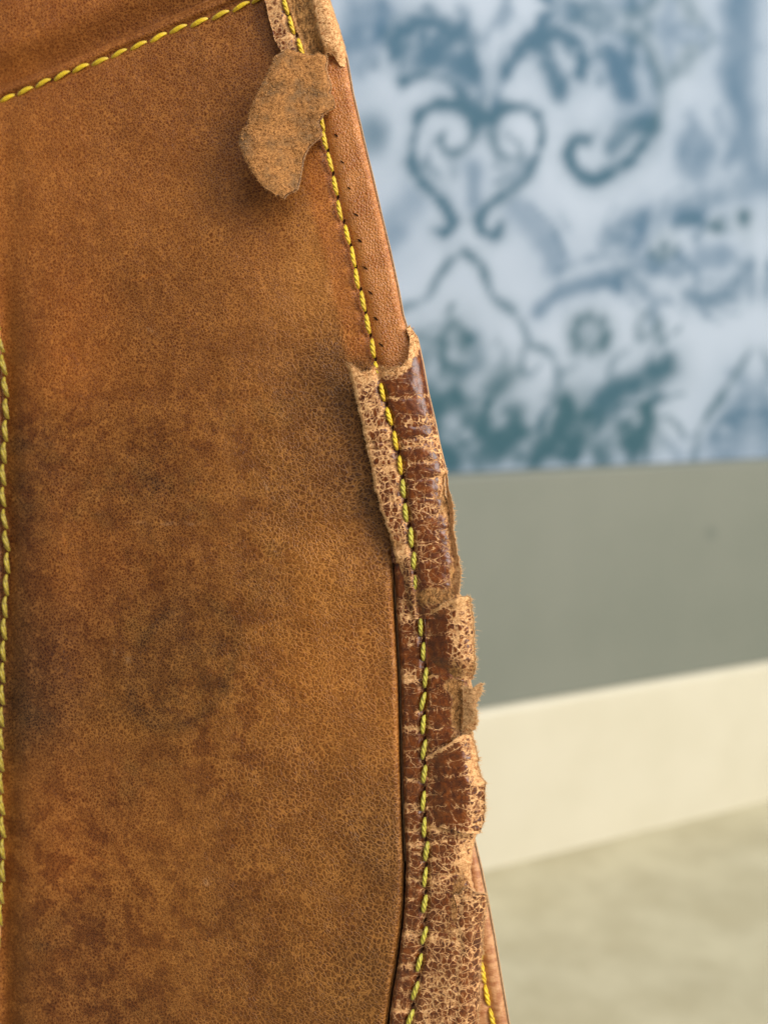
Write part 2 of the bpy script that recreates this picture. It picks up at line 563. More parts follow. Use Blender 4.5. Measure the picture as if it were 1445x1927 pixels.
strokes += [
    ([(1300, 420), (1320, 400), (1345, 410)], 20, .45, .3), ([(1340, 445), (1360, 420), (1400, 430)], 14, .4, .3), ([(1300, 480), (1335, 500), (1345, 530)], 18, .4, .1),
    ([(1405, 470), (1425, 500), (1420, 530)], 20, .4, .2), ([(1255, 470), (1290, 480), (1310, 460)], 14, .4, .5), ([(1190, 440), (1230, 455), (1270, 430)], 16, .35, .1),
    ([(1330, 210), (1350, 250), (1340, 280)], 20, .35, 0), ([(1380, 200), (1390, 240)], 16, .3, 0), ([(1290, 20), (1310, 60), (1340, 70)], 14, .35, .1), ([(1360, 20), (1350, 60)], 12, .3, .1),
    ([(1230, 10), (1250, 40)], 16, .35, .4), ([(1255, 120), (1262, 150)], 30, .3, .6), ([(1252, 200), (1245, 235)], 24, .35, .6), ([(780, 110), (800, 100), (830, 110)], 16, .45, .3),
    ([(940, 60), (960, 20), (985, 0)], 18, .4, .1), ([(880, 60), (895, 30), (890, 0)], 14, .35, .2), ([(760, 10), (740, 40)], 20, .4, 0), ([(700, 120), (720, 90)], 20, .35, .1),
    ([(960, 300), (975, 320), (960, 340)], 12, .35, .5), ([(870, 300), (880, 330)], 14, .35, .4), ([(1095, 420), (1085, 400)], 14, .3, .1), ([(1090, 700), (1110, 690)], 14, .3, .8),
    ([(960, 640), (975, 665), (965, 690)], 16, .35, .9), ([(850, 620), (860, 660), (850, 700)], 14, .45, 1), ([(830, 740), (850, 760)], 24, .5, 1), ([(1000, 860), (1030, 870)], 26, .7, 1),
    ([(1130, 780), (1120, 830)], 22, .6, 1), ([(1190, 770), (1215, 760), (1240, 770)], 14, .6, .9), ([(1280, 830), (1300, 860)], 20, .25, .6), ([(940, 780), (950, 750)], 18, .5, 1),
    ([(1400, 700), (1430, 720)], 24, .35, .2), ([(1370, 820), (1390, 790), (1420, 780)], 22, .4, .3),
]
for k in range(8):
    a = k * math.pi / 4
    strokes.append(([(1138 + 30 * math.cos(a), 629 + 32 * math.sin(a)), (1138 + 33 * math.cos(a), 629 + 35 * math.sin(a))], 21, .62, .95))
    strokes.append(([(1249 + 20 * math.cos(a), 614 + 22 * math.sin(a)), (1249 + 23 * math.cos(a), 614 + 25 * math.sin(a))], 18, .42, .85))
strokes = [(p, w * (1.28 if w >= 20 else 1.0), min(k * 1.12, 1.0), h) for p, w, k, h in strokes]
leaf = []
lr = random.Random(3)
for p, w, k, h in strokes:
    ym, xm = sum(q[1] for q in p) / len(p), sum(q[0] for q in p) / len(p)
    if len(p) < 3 or w < 18 or not (ym > 600 or ym < 100 or (xm > 1150 and ym > 340)):
        continue
    for i in range(len(p) - 1):
        for f in (0.2, 0.55, 0.9):
            x0, y0 = p[i][0] + (p[i + 1][0] - p[i][0]) * f, p[i][1] + (p[i + 1][1] - p[i][1]) * f
            dx, dy = p[i + 1][0] - p[i][0], p[i + 1][1] - p[i][1]
            m_ = math.hypot(dx, dy) + 1e-6
            if m_ < 14:
                continue
            dx, dy = dx / m_, dy / m_
            sd = 1 if (i + int(f * 10)) % 2 else -1
            ln_ = w * lr.uniform(0.8, 1.5) + 6
            leaf.append(([(x0, y0), (x0 - sd * dy * ln_ * .6 + dx * ln_ * .3, y0 + sd * dx * ln_ * .6 + dy * ln_ * .3),
                          (x0 - sd * dy * ln_ * .8 + dx * ln_ * .9, y0 + sd * dx * ln_ * .8 + dy * ln_ * .9)], lr.uniform(7, 12), k * lr.uniform(.4, .7), h))
strokes = [(p, w * 2.4, k * 0.28, h) for p, w, k, h in strokes] + strokes + leaf
for pts, w, k, hu in strokes:
    P = np.array(pts, float)
    # smooth the polyline
    if len(P) > 2:
        s = np.linspace(0, len(P) - 1, 8 * len(P))
        i = np.clip(s.astype(int), 0, len(P) - 2)
        f = (s - i)[:, None]
        pm, p0, p1, p2 = P[np.clip(i - 1, 0, None)], P[i], P[i + 1], P[np.clip(i + 2, None, len(P) - 1)]
        P = 0.5 * (2 * p0 + (p1 - pm) * f + (2 * pm - 5 * p0 + 4 * p1 - p2) * f ** 2 + (3 * p0 - pm - 3 * p1 + p2) * f ** 3)
    a, z = on_wall(P[:, 0], P[:, 1])
    d = np.full(GA.shape, 9.0)
    m = (FA > a.min() - w * S * 1.3) & (FA < a.max() + w * S * 1.3) & (FZ > z.min() - w * S * 1.3) & (FZ < z.max() + w * S * 1.3)
    x, y = FA[m], FZ[m]
    dd = np.full(x.shape, 9.0)
    for q in range(len(a) - 1):
        vx, vz = a[q + 1] - a[q], z[q + 1] - z[q]
        tt = np.clip(((x - a[q]) * vx + (y - z[q]) * vz) / (vx * vx + vz * vz + 1e-12), 0, 1)
        dd = np.minimum(dd, np.hypot(x - a[q] - tt * vx, y - z[q] - tt * vz))
    g = k * (1 - sstep(0.10, 1.0, (dd + wob[m]) / (w * S * 0.5)))
    hue[m] = np.where(g > ink[m], hu, hue[m])
    ink[m] = 1 - (1 - ink[m]) * (1 - g * 0.92)
ink *= 0.85 + 0.5 * fbm(FA * 1000, FZ * 1000, 14, 5, 3)
ink = np.clip(ink + 0.10 * sstep(0.45, 0.8, fbm(FA * 1000, FZ * 1000, 60, 9, 3)), 0, 1)
ink += np.clip(0.22 - (GZ - z_da) * 3.0, 0, 1) * 0
V = np.stack([GA, np.zeros_like(GA), GZ], -1).reshape(-1, 3)
t = NT('damask_print')
cb = t.mix(t.attr('hue'), srgb(76, 104, 126), srgb(56, 88, 98))
gr = srgb(168, 178, 190)
vv = t.mm((1000, 1000, 1000))
weave = t.noise(t.mm((2500, 1000, 300)), 0.6, 2)
cc = t.mix(t.math('MULTIPLY', t.attr('ink'), 1.0, clamp=True), t.mix(t.math('MULTIPLY', weave, 0.15), gr, srgb(150, 162, 180)), cb)
M_damask = t.out(cc, 0.8, t.bump(weave, 0.0003, 0.4), 0.2)
wall = mesh_obj('wall', V, grid_faces(nz_, na), [M_damask], None, None, {'ink': ink.ravel(), 'hue': hue.ravel()})
wall.matrix_world = wall_matrix(-0.014)
wall['kind'] = 'structure'
wall['label'] = 'pale wall printed with a blue and teal damask of scrolls and flowers'
wall['category'] = 'wall'


def box_mesh(x0, x1, y0, y1, z0, z1, bevel_top=0.0, seg=6):
    """a long moulding along x with its front top edge rounded; front is -y"""
    prof = [(y0, z0)]
    if bevel_top:
        for k in range(seg + 1):
            a = math.pi - k * math.pi / 2 / seg
            prof.append((y0 + bevel_top + bevel_top * math.cos(a), z1 - bevel_top + bevel_top * math.sin(a)))
    else:
        prof.append((y0, z1))
    prof += [(y1, z1), (y1, z0)]
    n = len(prof)
    V = [(x0, p[0], p[1]) for p in prof] + [(x1, p[0], p[1]) for p in prof]
    Fc = [(i, n + i, n + (i + 1) % n, (i + 1) % n) for i in range(n)]
    Fc += [tuple(range(n)), tuple(range(2 * n - 1, n - 1, -1))]
    return V, Fc


t = NT('grey_paint')
v = t.mm()
c = t.mix(t.step(t.noise(v, 0.012, 4), 0.3, 0.7), srgb(117, 120, 108), srgb(123, 125, 113))
sx_, sz_ = on_wall(np.array(1338.), np.array(1003.))
tc = t.n('ShaderNodeTexCoord')
dv = t.n('ShaderNodeVectorMath', operation='DISTANCE')
t.set(dv.inputs[0], tc.outputs['Object'])
dv.inputs[1].default_value = (float(sx_), 0, float(sz_))
c = t.mix(t.math('MULTIPLY', t.step(dv.outputs['Value'], 0.0075, 0.001), 0.4), c, srgb(86, 92, 86))
M_grey = t.out(c, 0.55, t.bump(t.noise(v, 0.3, 3), 0.0004, 0.3), 0.35)
t = NT('cream_paint')
v = t.mm()
c = t.mix(t.step(t.noise(v, 0.02, 4), 0.3, 0.7), srgb(204, 196, 172), srgb(209, 201, 178))
M_cream = t.out(c, 0.45, t.bump(t.noise(v, 0.25, 3), 0.0004, 0.3), 0.4)
V, Fc = box_mesh(AX0, AX1, 0.0, 0.02, z_sk + 0.0005, z_da, 0.003)
dado = mesh_obj('lower_wall', V, Fc, [M_grey], smooth=False)
dado.matrix_world = wall_matrix(-0.0005)
dado['kind'] = 'structure'
dado['label'] = 'plain grey painted band below the damask'
dado['category'] = 'wall'
V, Fc = box_mesh(AX0, AX1, -0.004, 0.02, -0.01, z_sk, 0.004)
sk = mesh_obj('skirting_board', V, Fc, [M_cream], smooth=False)
sk.matrix_world = wall_matrix(0.0)
sk['kind'] = 'structure'
sk['label'] = 'smooth cream painted skirting board above the beige floor cloth'
sk['category'] = 'skirting board'

# floor: soft beige cloth with low folds
n = 260
gx, gy = np.meshgrid(np.linspace(-0.9, 1.6, n), np.linspace(-0.7, 1.6, n))
q = gx * 0.8 - gy * 0.6
zf = 0.010 * (fbm(q * 1000 * 0.5, (gx * 0.6 + gy * 0.8) * 1000, 90, 31, 4) - 0.72)
dist = (np.stack([gx, gy], -1) - W0[:2]) @ wnor[:2]
zf *= sstep(0.0, 0.06, dist)
V = np.stack([gx, gy, zf - 0.0015], -1).reshape(-1, 3)
t = NT('beige_cloth')
v = t.mm()
c = t.mix(t.step(t.noise(v, 0.022, 4, 0.6), 0.32, 0.68), srgb(190, 180, 146), srgb(210, 201, 168))
c = t.mix(t.math('MULTIPLY', t.noise(v, 0.9, 4, 0.7), 0.35), c, srgb(152, 142, 110))
M_cloth = t.out(c, 0.95, t.bump(t.noise(v, 0.9, 4, 0.7), 0.001, 0.6), 0.1, **{'Sheen Weight': 0.2})
floor = mesh_obj('floor', V, grid_faces(n, n)[:, ::-1], [M_cloth])
floor['kind'] = 'structure'
floor['label'] = 'soft beige floor cloth in front of the cream skirting'
floor['category'] = 'floor'

# ------------------------------------------------------------------ the bag
bag = bpy.data.objects.new('leather_bag', None)
col.objects.link(bag)
bag.empty_display_size = 0.05
bag.matrix_world = Matrix(((Uw[0], Vw[0], Nw[0], BASE[0]), (Uw[1], Vw[1], Nw[1], BASE[1]), (Uw[2], Vw[2], Nw[2], BASE[2]), (0, 0, 0, 1)))
bag['label'] = 'worn tan leather bag with yellow stitching and a torn, cracked edge binding'
bag['category'] = 'bag'

Y_FLOOR = 3800.0
seam_pts = [(500, -160), (522, -60), (538, 10), (549, 46), (565, 87), (580, 135), (592, 180), (606, 226), (611, 263), (621, 304), (630, 349), (639, 394), (653, 440),
            (665, 483), (672, 523), (683, 566), (691, 608), (701, 655), (710, 698), (720, 739), (732, 782), (743, 828), (753, 874),
            (759, 920), (764, 965), (773, 1011), (778, 1054), (782, 1097), (787, 1140), (792, 1181), (797, 1228), (800, 1277), (796, 1320),
            (797, 1365), (798, 1413), (798, 1459), (796, 1509), (798, 1557), (801, 1602), (800, 1652), (799, 1703), (797, 1760),
            (789, 1814), (780, 1866), (771, 1916), (761, 1966), (751, 2016)]
seam = curve(seam_pts)
edge_top = curve([(560, -200), (618, -5), (632, 40), (650, 100), (662, 170), (676, 230), (690, 290), (700, 330), (716, 400), (733, 470),
                  (748, 540), (757, 590), (768, 625), (790, 700), (830, 900), (860, 1100), (870, 1300), (880, 1600), (880, 2000), (850, 3800)])
bind_left_u = curve([(650, 684), (657, 705), (668, 742), (678, 780), (688, 830), (697, 870), (705, 920), (716, 960), (728, 995), (737, 1020), (742, 1040), (746, 1060)])
bind_left_l = curve([(736, 1030), (738, 1060), (740, 1100), (743, 1150), (746, 1200), (750, 1270), (752, 1350), (754, 1450), (757, 1550), (760, 1620), (758, 1700),
                     (752, 1760), (744, 1820), (735, 1870), (728, 1927), (712, 2000), (690, 2400), (680, 3800)])


def groove_line(x):
    return np.interp(x, [-500, 0, 104, 208, 311, 381, 700], [335, 160, 121, 76, 33, 4, -130])


# --- side panel
def panel_right(y):
    up = edge_top(y)
    low = bind_left_l(y) + 1.0
    k = sstep(975, 1050, y)
    return up * (1 - k) + low * k


rows_y = np.concatenate([np.linspace(0, 2000 / Y_FLOOR, 520), np.linspace(2000 / Y_FLOOR, 1, 60)[1:]])
NC = 230
tcol = np.linspace(0, 1, NC)
Xg = np.zeros((len(rows_y), NC))
Yg = np.zeros_like(Xg)
for it in range(1):
    yr = rows_y * Y_FLOOR
    XR = panel_right(yr)
    X = -60 + (XR[:, None] + 60) * tcol[None, :]
    top = groove_line(X)
    Y = np.where(yr[:, None] < 900, top + (900 - top) * (yr[:, None] / 900), yr[:, None] + 0 * top)
    # keep the right boundary on the true edge after the rows are slanted
    XR2 = panel_right(Y)
    X = -60 + (XR2 + 60) * tcol[None, :]
Xg, Yg = X, Y


def panel_height(x, y):
    h = 0.5 * (fbm(x, y, 330, 41, 3) - 0.5) * 2.4
    h = h + 0.25 * (fbm(x, y, 80, 43, 3) - 0.5)
    sx = seam(y)
    up = 1 - sstep(690, 740, y)
    h = h * sstep(0, 160, np.abs(x - sx)) ** 0.5
    h = h - 0.75 * up * np.exp(-((x - sx) / 9) ** 2)
    h = h + 0.35 * up * sstep(4, 30, x - sx)
    d = edge_top(y) - x
    h = h - up * 1.3 * (1 - np.sqrt(np.clip(1 - (np.clip(16 - d, 0, 16) / 16) ** 2, 0, 1)))
    # lower down the panel swells over the binding and falls into the crevice
    lo = sstep(1000, 1120, y)
    dl = bind_left_l(y) - x
    h = h + lo * (1.5 * np.exp(-(np.clip(dl, 0, None) / 260) ** 2) - 2.6 * (1 - np.sqrt(np.clip(1 - (np.clip(13 - dl, 0, 13) / 13) ** 2, 0, 1))))
    # dips under the torn binding in between
    mid = sstep(660, 720, y) * (1 - lo)
    h = h - mid * 0.5 * sstep(60, 0, bind_left_u(y) - x)
    # welt and groove by the left seam
    lw = 0.25 + 0.75 * sstep(430, 720, y)
    h = h - 1.7 * lw * np.exp(-((x - 12) / 26) ** 2) + 0.5 * lw * np.exp(-((x - 95) / 46) ** 2) * (0.5 + fbm(y, y * 0, 160, 3, 2))
    # lip of the upper seam
    dg = (y - groove_line(x)) * 0.93
    h = h - 3.2 * (1 - np.sqrt(np.clip(1 - (np.clip(17 - dg, 0, 17) / 17) ** 2, 0, 1)))
    h = h - 0.75 * np.exp(-((dg - 26) / 7) ** 2) * (x < 520) + 0.25 * np.exp(-((dg - 12) / 9) ** 2)
    return h


CTRL = [(100, 40, (170, 100, 46)), (60, 300, (158, 92, 40)), (250, 300, (152, 90, 42)), (480, 450, (158, 98, 50)), (590, 540, (176, 116, 66)),  # leather tones, stain together with some of the panel's shading
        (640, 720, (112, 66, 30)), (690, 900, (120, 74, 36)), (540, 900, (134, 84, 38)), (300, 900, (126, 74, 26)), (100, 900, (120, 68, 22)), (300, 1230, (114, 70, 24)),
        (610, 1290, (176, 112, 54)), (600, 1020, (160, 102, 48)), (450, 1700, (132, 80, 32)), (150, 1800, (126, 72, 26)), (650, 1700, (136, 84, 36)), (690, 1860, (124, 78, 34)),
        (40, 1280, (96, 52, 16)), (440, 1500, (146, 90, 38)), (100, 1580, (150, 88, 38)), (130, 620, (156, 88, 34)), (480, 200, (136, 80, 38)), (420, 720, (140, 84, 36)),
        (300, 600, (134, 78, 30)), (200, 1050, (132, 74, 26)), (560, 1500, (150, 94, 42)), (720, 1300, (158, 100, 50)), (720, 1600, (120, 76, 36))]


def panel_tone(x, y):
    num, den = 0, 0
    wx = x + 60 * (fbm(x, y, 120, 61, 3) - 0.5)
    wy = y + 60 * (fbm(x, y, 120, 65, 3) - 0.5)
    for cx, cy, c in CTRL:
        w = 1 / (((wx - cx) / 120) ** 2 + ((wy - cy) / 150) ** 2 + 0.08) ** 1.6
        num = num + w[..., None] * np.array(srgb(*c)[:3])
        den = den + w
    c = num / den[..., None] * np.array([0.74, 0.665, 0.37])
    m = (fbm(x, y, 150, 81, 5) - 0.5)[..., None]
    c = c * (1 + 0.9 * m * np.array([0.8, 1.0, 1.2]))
    # greenish grey grime; the smudge by the binding also has shade painted in
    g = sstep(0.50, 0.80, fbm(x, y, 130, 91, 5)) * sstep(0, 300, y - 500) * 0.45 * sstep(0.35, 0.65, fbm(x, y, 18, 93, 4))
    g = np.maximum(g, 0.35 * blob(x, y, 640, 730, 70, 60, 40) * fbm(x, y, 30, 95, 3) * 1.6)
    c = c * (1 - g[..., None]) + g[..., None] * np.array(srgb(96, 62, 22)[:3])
    for bx, by, rx, ry, ro, k in [(350, 1250, 1, 1, 0, 0), (645, 735, 85, 60, 55, .14), (700, 950, 26, 120, -12, .3), (410, 1215, 40, 60, 20, .22), (330, 1300, 80, 40, -20, .2), (300, 905, 34, 14, 20, .4), (60, 830, 34, 60, 0, .3),  # stains, plus painted shade beside the binding and flap and in the left groove
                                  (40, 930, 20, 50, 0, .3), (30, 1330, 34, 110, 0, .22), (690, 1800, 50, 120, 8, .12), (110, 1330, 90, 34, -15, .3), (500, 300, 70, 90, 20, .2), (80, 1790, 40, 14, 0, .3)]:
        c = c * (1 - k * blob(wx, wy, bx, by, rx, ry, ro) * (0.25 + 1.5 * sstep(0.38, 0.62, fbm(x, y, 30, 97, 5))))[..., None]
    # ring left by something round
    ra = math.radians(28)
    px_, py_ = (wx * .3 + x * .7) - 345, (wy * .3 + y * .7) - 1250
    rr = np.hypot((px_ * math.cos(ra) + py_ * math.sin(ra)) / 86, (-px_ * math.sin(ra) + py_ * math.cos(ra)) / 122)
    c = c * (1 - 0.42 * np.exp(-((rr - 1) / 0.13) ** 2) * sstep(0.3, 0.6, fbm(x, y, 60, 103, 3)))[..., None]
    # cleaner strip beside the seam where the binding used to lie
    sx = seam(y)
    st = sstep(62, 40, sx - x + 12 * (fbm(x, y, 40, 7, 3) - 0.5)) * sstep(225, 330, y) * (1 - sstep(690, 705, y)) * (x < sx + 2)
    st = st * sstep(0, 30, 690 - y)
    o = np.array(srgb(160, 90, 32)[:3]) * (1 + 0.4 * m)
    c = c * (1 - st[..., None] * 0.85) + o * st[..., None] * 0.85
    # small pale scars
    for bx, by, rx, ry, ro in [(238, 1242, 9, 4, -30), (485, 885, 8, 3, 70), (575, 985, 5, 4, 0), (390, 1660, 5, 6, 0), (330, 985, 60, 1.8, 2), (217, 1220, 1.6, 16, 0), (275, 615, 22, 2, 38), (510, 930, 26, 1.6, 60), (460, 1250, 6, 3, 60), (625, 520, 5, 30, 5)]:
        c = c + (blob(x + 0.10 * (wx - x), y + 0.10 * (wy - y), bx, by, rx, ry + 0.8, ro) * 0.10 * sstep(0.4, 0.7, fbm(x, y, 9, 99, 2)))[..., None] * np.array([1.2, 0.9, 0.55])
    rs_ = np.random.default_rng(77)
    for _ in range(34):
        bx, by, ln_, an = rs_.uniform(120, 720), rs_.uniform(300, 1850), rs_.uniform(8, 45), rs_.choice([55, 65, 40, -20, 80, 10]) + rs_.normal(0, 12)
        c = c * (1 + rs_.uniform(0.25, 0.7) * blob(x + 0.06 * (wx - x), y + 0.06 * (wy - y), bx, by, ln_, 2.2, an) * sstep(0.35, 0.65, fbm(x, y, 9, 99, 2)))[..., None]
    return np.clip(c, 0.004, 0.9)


Hg = panel_height(Xg, Yg)
coarse = np.clip(sstep(330, 640, Xg + 0.10 * (Yg - 600)) * sstep(380, 760, Yg) * (0.55 + 0.9 * fbm(Xg, Yg, 140, 21, 3)), 0, 1)
coarse = np.maximum(coarse, 0.8 * blob(Xg, Yg, 620, 700, 130, 180))
spots = np.clip(sstep(560, 900, Yg) * (1 - sstep(420, 640, Xg)) * 1.1, 0, 1) * np.clip(1.6 * fbm(Xg, Yg, 200, 23, 3) - 0.1, 0, 1)
spots = np.maximum(spots, 0.9 * blob(Xg, Yg, 260, 1740, 240, 150))
smooth_zone = (Xg > seam(Yg) - 1) & (Yg < 720)
top = L(Xg, Yg, Hg)
# panel mesh with two leathers: the worn face and the clean strip that lay under the binding
r, c, _ = top.shape
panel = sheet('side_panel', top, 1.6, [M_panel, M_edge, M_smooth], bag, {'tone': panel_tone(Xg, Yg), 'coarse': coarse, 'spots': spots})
mi = np.zeros(len(panel.data.polygons), np.int32)
panel.data.polygons.foreach_get('material_index', mi)
nf = (r - 1) * (c - 1)
sz = smooth_zone[:-1, :-1].ravel()
mi[:nf] = np.where(sz, 2, 0)
panel.data.polygons.foreach_set('material_index', mi)

# --- upper panel above the slanting seam
xs = np.linspace(-300, 560, 150)
ss = np.linspace(0, 1, 90)
X = np.tile(xs, (90, 1))
yb = groove_line(X) + 18
Y = -420 + (yb + 420) * ss[:, None] ** 0.8
dg = groove_line(X) - Y
H = -3.9 + 3.6 * sstep(-6, 75, dg) + 0.6 * (fbm(X, Y, 160, 51, 3) - 0.5) * sstep(0, 60, dg)
H = H - 6.0 * sstep(490, 525, X + 0.26 * Y * -1)
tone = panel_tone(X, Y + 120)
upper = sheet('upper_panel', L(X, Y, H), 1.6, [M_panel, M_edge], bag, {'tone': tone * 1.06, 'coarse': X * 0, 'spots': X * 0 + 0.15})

# --- front panel beyond the left seam, just outside the frame
xs = np.linspace(-420, 4, 60)
ys = np.concatenate([np.linspace(190, 2000, 220), np.linspace(2000, Y_FLOOR, 20)[1:]])
X, Y = np.meshgrid(xs, ys)
X = X + (X > -100) * (np.interp(Y, [0, 640, 760, 800, 900, 1010, 1060, 1200, 1340, 1600, 1750, 2000], [-30, -10, 2, 4, -3, 3, 5, -1, -5, -4, -8, -30])) * sstep(-100, 4, X)
H = 0.2 + 0.9 * np.exp(-((X + 45) / 30) ** 2) - 1.5 * sstep(-14, 6, X) - 6 * sstep(-150, -420, X) ** 1
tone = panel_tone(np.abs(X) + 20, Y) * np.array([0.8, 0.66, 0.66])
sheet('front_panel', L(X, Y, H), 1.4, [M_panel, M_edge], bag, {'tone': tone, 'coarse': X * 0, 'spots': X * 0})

# --- rear panel whose stitched edge shows low on the right
rear_r = curve([(858, 1400), (877, 1520), (893, 1590), (905, 1640), (917, 1700), (930, 1770), (943, 1850), (956, 1927), (972, 2010), (1010, 2300), (1030, 3800)])
rear_s = curve([(870, 1600), (896, 1740), (905, 1800), (909, 1832), (916, 1874), (925, 1917), (936, 1962), (948, 2010), (985, 2300)])
ys = np.concatenate([np.linspace(1400, 2040, 260), np.linspace(2040, Y_FLOOR, 24)[1:]])
tt = np.linspace(0, 1, 60)
X = 700 + (rear_r(ys)[:, None] - 700) * tt[None, :] ** 0.7
Y = ys[:, None] + 0 * X
d = rear_r(Y) - X
H = -6.5 - 1.6 * (1 - np.sqrt(np.clip(1 - (np.clip(20 - d, 0, 20) / 20) ** 2, 0, 1))) - 0.6 * np.exp(-((X - rear_s(Y)) / 7) ** 2) + 0.25 * (fbm(X * 0.5 + Y * 0.4, Y * 0.2 - X, 14, 77, 3) - 0.5)
t = NT('pinkish_tan_leather')
v = t.mm(warp=0.8, warp_scale=0.5)
wr = t.noise(t.mm((700, 1600, 900), 1.0, 0.4), 0.5, 4, 0.6)
c = t.mix(t.step(wr, 0.35, 0.65), srgb(164, 104, 62), srgb(200, 146, 98))
M_rear = t.out(c, 0.42, t.bump(t.math('ADD', wr, t.noise(v, 3.0, 3)), 0.0002, 0.6), 0.5)
rear = sheet('rear_panel', L(X, Y, H), 1.8, [M_rear, M_edge], bag, {})
rear['label'] = 'smooth pinkish tan rear panel with its own yellow stitch row'

# --- bag body running back behind the side panel
ol = [(-420, -380), (520, -380), (600, 0), (660, 250), (735, 600), (800, 1000), (820, 1400), (820, 2000), (800, Y_FLOOR - 30), (-420, Y_FLOOR - 30)]
fr = L(np.array([p[0] for p in ol]), np.array([p[1] for p in ol]), -9.0)
bk = fr.copy()
ctr = fr[:, 0].mean()
bk[:, 2] -= 0.11
bk[:, 0] = ctr + (fr[:, 0] - ctr) * 0.55 - 0.075
n = len(ol)
V = np.concatenate([fr, bk])
Fc = [(i, (i + 1) % n, n + (i + 1) % n, n + i) for i in range(n)] + [tuple(range(n - 1, -1, -1)), tuple(range(n, 2 * n))]
mesh_obj('body', V, Fc, [M_smooth], bag, smooth=False)

# ------------------------------------------------------------------ binding
bind_r = curve([(768, 610), (785, 634), (795, 680), (806, 740), (818, 790), (828, 840), (838, 880), (843, 886), (837, 900), (840, 930), (848, 960), (851, 1000), (857, 1040),
                (863, 1070), (865, 1100), (862, 1118), (874, 1135), (882, 1160), (884, 1280), (886, 1300), (884, 1340), (887, 1385), (893, 1400), (896, 1560), (889, 1600), (884, 1640), (892, 1676), (900, 1700), (899, 1800), (895, 1860), (890, 2020), (860, 2400), (850, 3800)])


def bind_profile(x, y, left, right, base, seamd=0.75, rr=68.0):
    h = base + 0.34 * (fbm(x, y, 34, 301, 3) - 0.5)
    h = h + 0.16 * (fbm(x, y, 9, 305, 3) - 0.5)
    h = h - seamd * np.exp(-((x - seam(y)) / 7.5) ** 2)
    d = right - x
    h = h - 3.9 * (1 - np.sqrt(np.clip(1 - (np.clip(rr - d, 0, rr) / rr) ** 2, 0, 1)))
    dl = x - left
    h = h - np.where(y > 1060, 1.5, 0.5) * (1 - np.sqrt(np.clip(1 - (np.clip(7 - dl, 0, 7) / 7) ** 2, 0, 1)))
    return h


CREASES = [(745, 0.5), (800, .8), (826, 1.2), (838, .8), (872, .8), (902, .6), (942, .6), (975, .5), (1060, .4), (1140, .6), (1200, .4), (1276, 1.0), (1340, .5), (1372, .8), (1415, .6), (1468, .8), (1498, .4), (1525, .7), (1562, 1.0), (1590, .6), (1622, .5), (1655, .9), (1690, .5), (1760, 1.1), (1812, .7), (1868, .8), (1900, .9)]


def crease_field(x, y):
    f = 0
    for k, (cy, a) in enumerate(CREASES):
        yy = cy + 12 * (fbm(x, y * 0 + cy, 36, 400 + k, 3) - 0.5) - 0.10 * (x - 780)
        f = f + a * np.exp(-((y - yy) / 3.0) ** 2)
    return f


def build_binding(name, y0, y1, left, wear_fn, dirt_fn, base, ytop_pts=None, wrap=True, step=2.2):
    rws = int((min(y1, 2020) - y0) / step)
    ys = np.linspace(y0, min(y1, 2020), rws)
    if y1 > 2020:
        ys = np.concatenate([ys, np.linspace(2020, y1, 40)[1:]])
    cols_ = 84
    s = np.linspace(0, 1, cols_)
    tt = 1 - (1 - s) ** 1.35
    X = left(ys)[:, None] * (1 - tt) + bind_r(ys)[:, None] * tt
    Y = ys[:, None] + 0 * X
    if ytop_pts is not None:
        f = np.clip((y0 + 70 - Y) / 70, 0, 1)
        target = ycurve(ytop_pts)(X) + rag(X * 1.0, 3.2, 501)
        Y = Y + f * (target - y0)
    ll = left(Y) + rag(Y, 2.4, 511) * (Y < 1060) + (rag(Y, 1.0, 512) + 4.0) * (Y >= 1060)
    rr_ = bind_r(Y) + rag(Y, 2.8, 521) * sstep(870, 890, Y)
    X = ll * (1 - tt) + rr_ * tt
    H = bind_profile(X, Y, ll, rr_, base(X, Y))
    cf = crease_field(X, Y)
    H = H - 0.22 * cf
    wear = np.clip(wear_fn(X, Y, ll, rr_) + 0.62 * cf * sstep(0.36, 0.58, fbm(X, Y, 22, 333, 3)), 0, 1.2)
    dirt = np.clip(dirt_fn(X, Y), 0, 1)
    P = L(X, Y, H)
    if wrap:
        last = P[:, -1]
        ext = []
        for k in range(1, 9):
            q = last.copy()
            a = k / 8 * math.pi * 0.62
            q[:, 2] -= 0.0030 * math.sin(a) + 0.0005 * k * (k > 6)
            q[:, 0] -= 0.0034 * (1 - math.cos(a)) + 0.0016 * (k / 8)
            ext.append(q)
        P = np.concatenate([P, np.stack(ext, 1)], 1)
        wear = np.concatenate([wear, np.repeat(wear[:, -1:], 8, 1)], 1)
        dirt = np.concatenate([dirt, np.repeat(dirt[:, -1:], 8, 1)], 1)
    o = sheet(name, P, 1.0, [M_bind, M_edge], bag, {'wear': wear, 'dirt': dirt})
    return o, X, Y, H


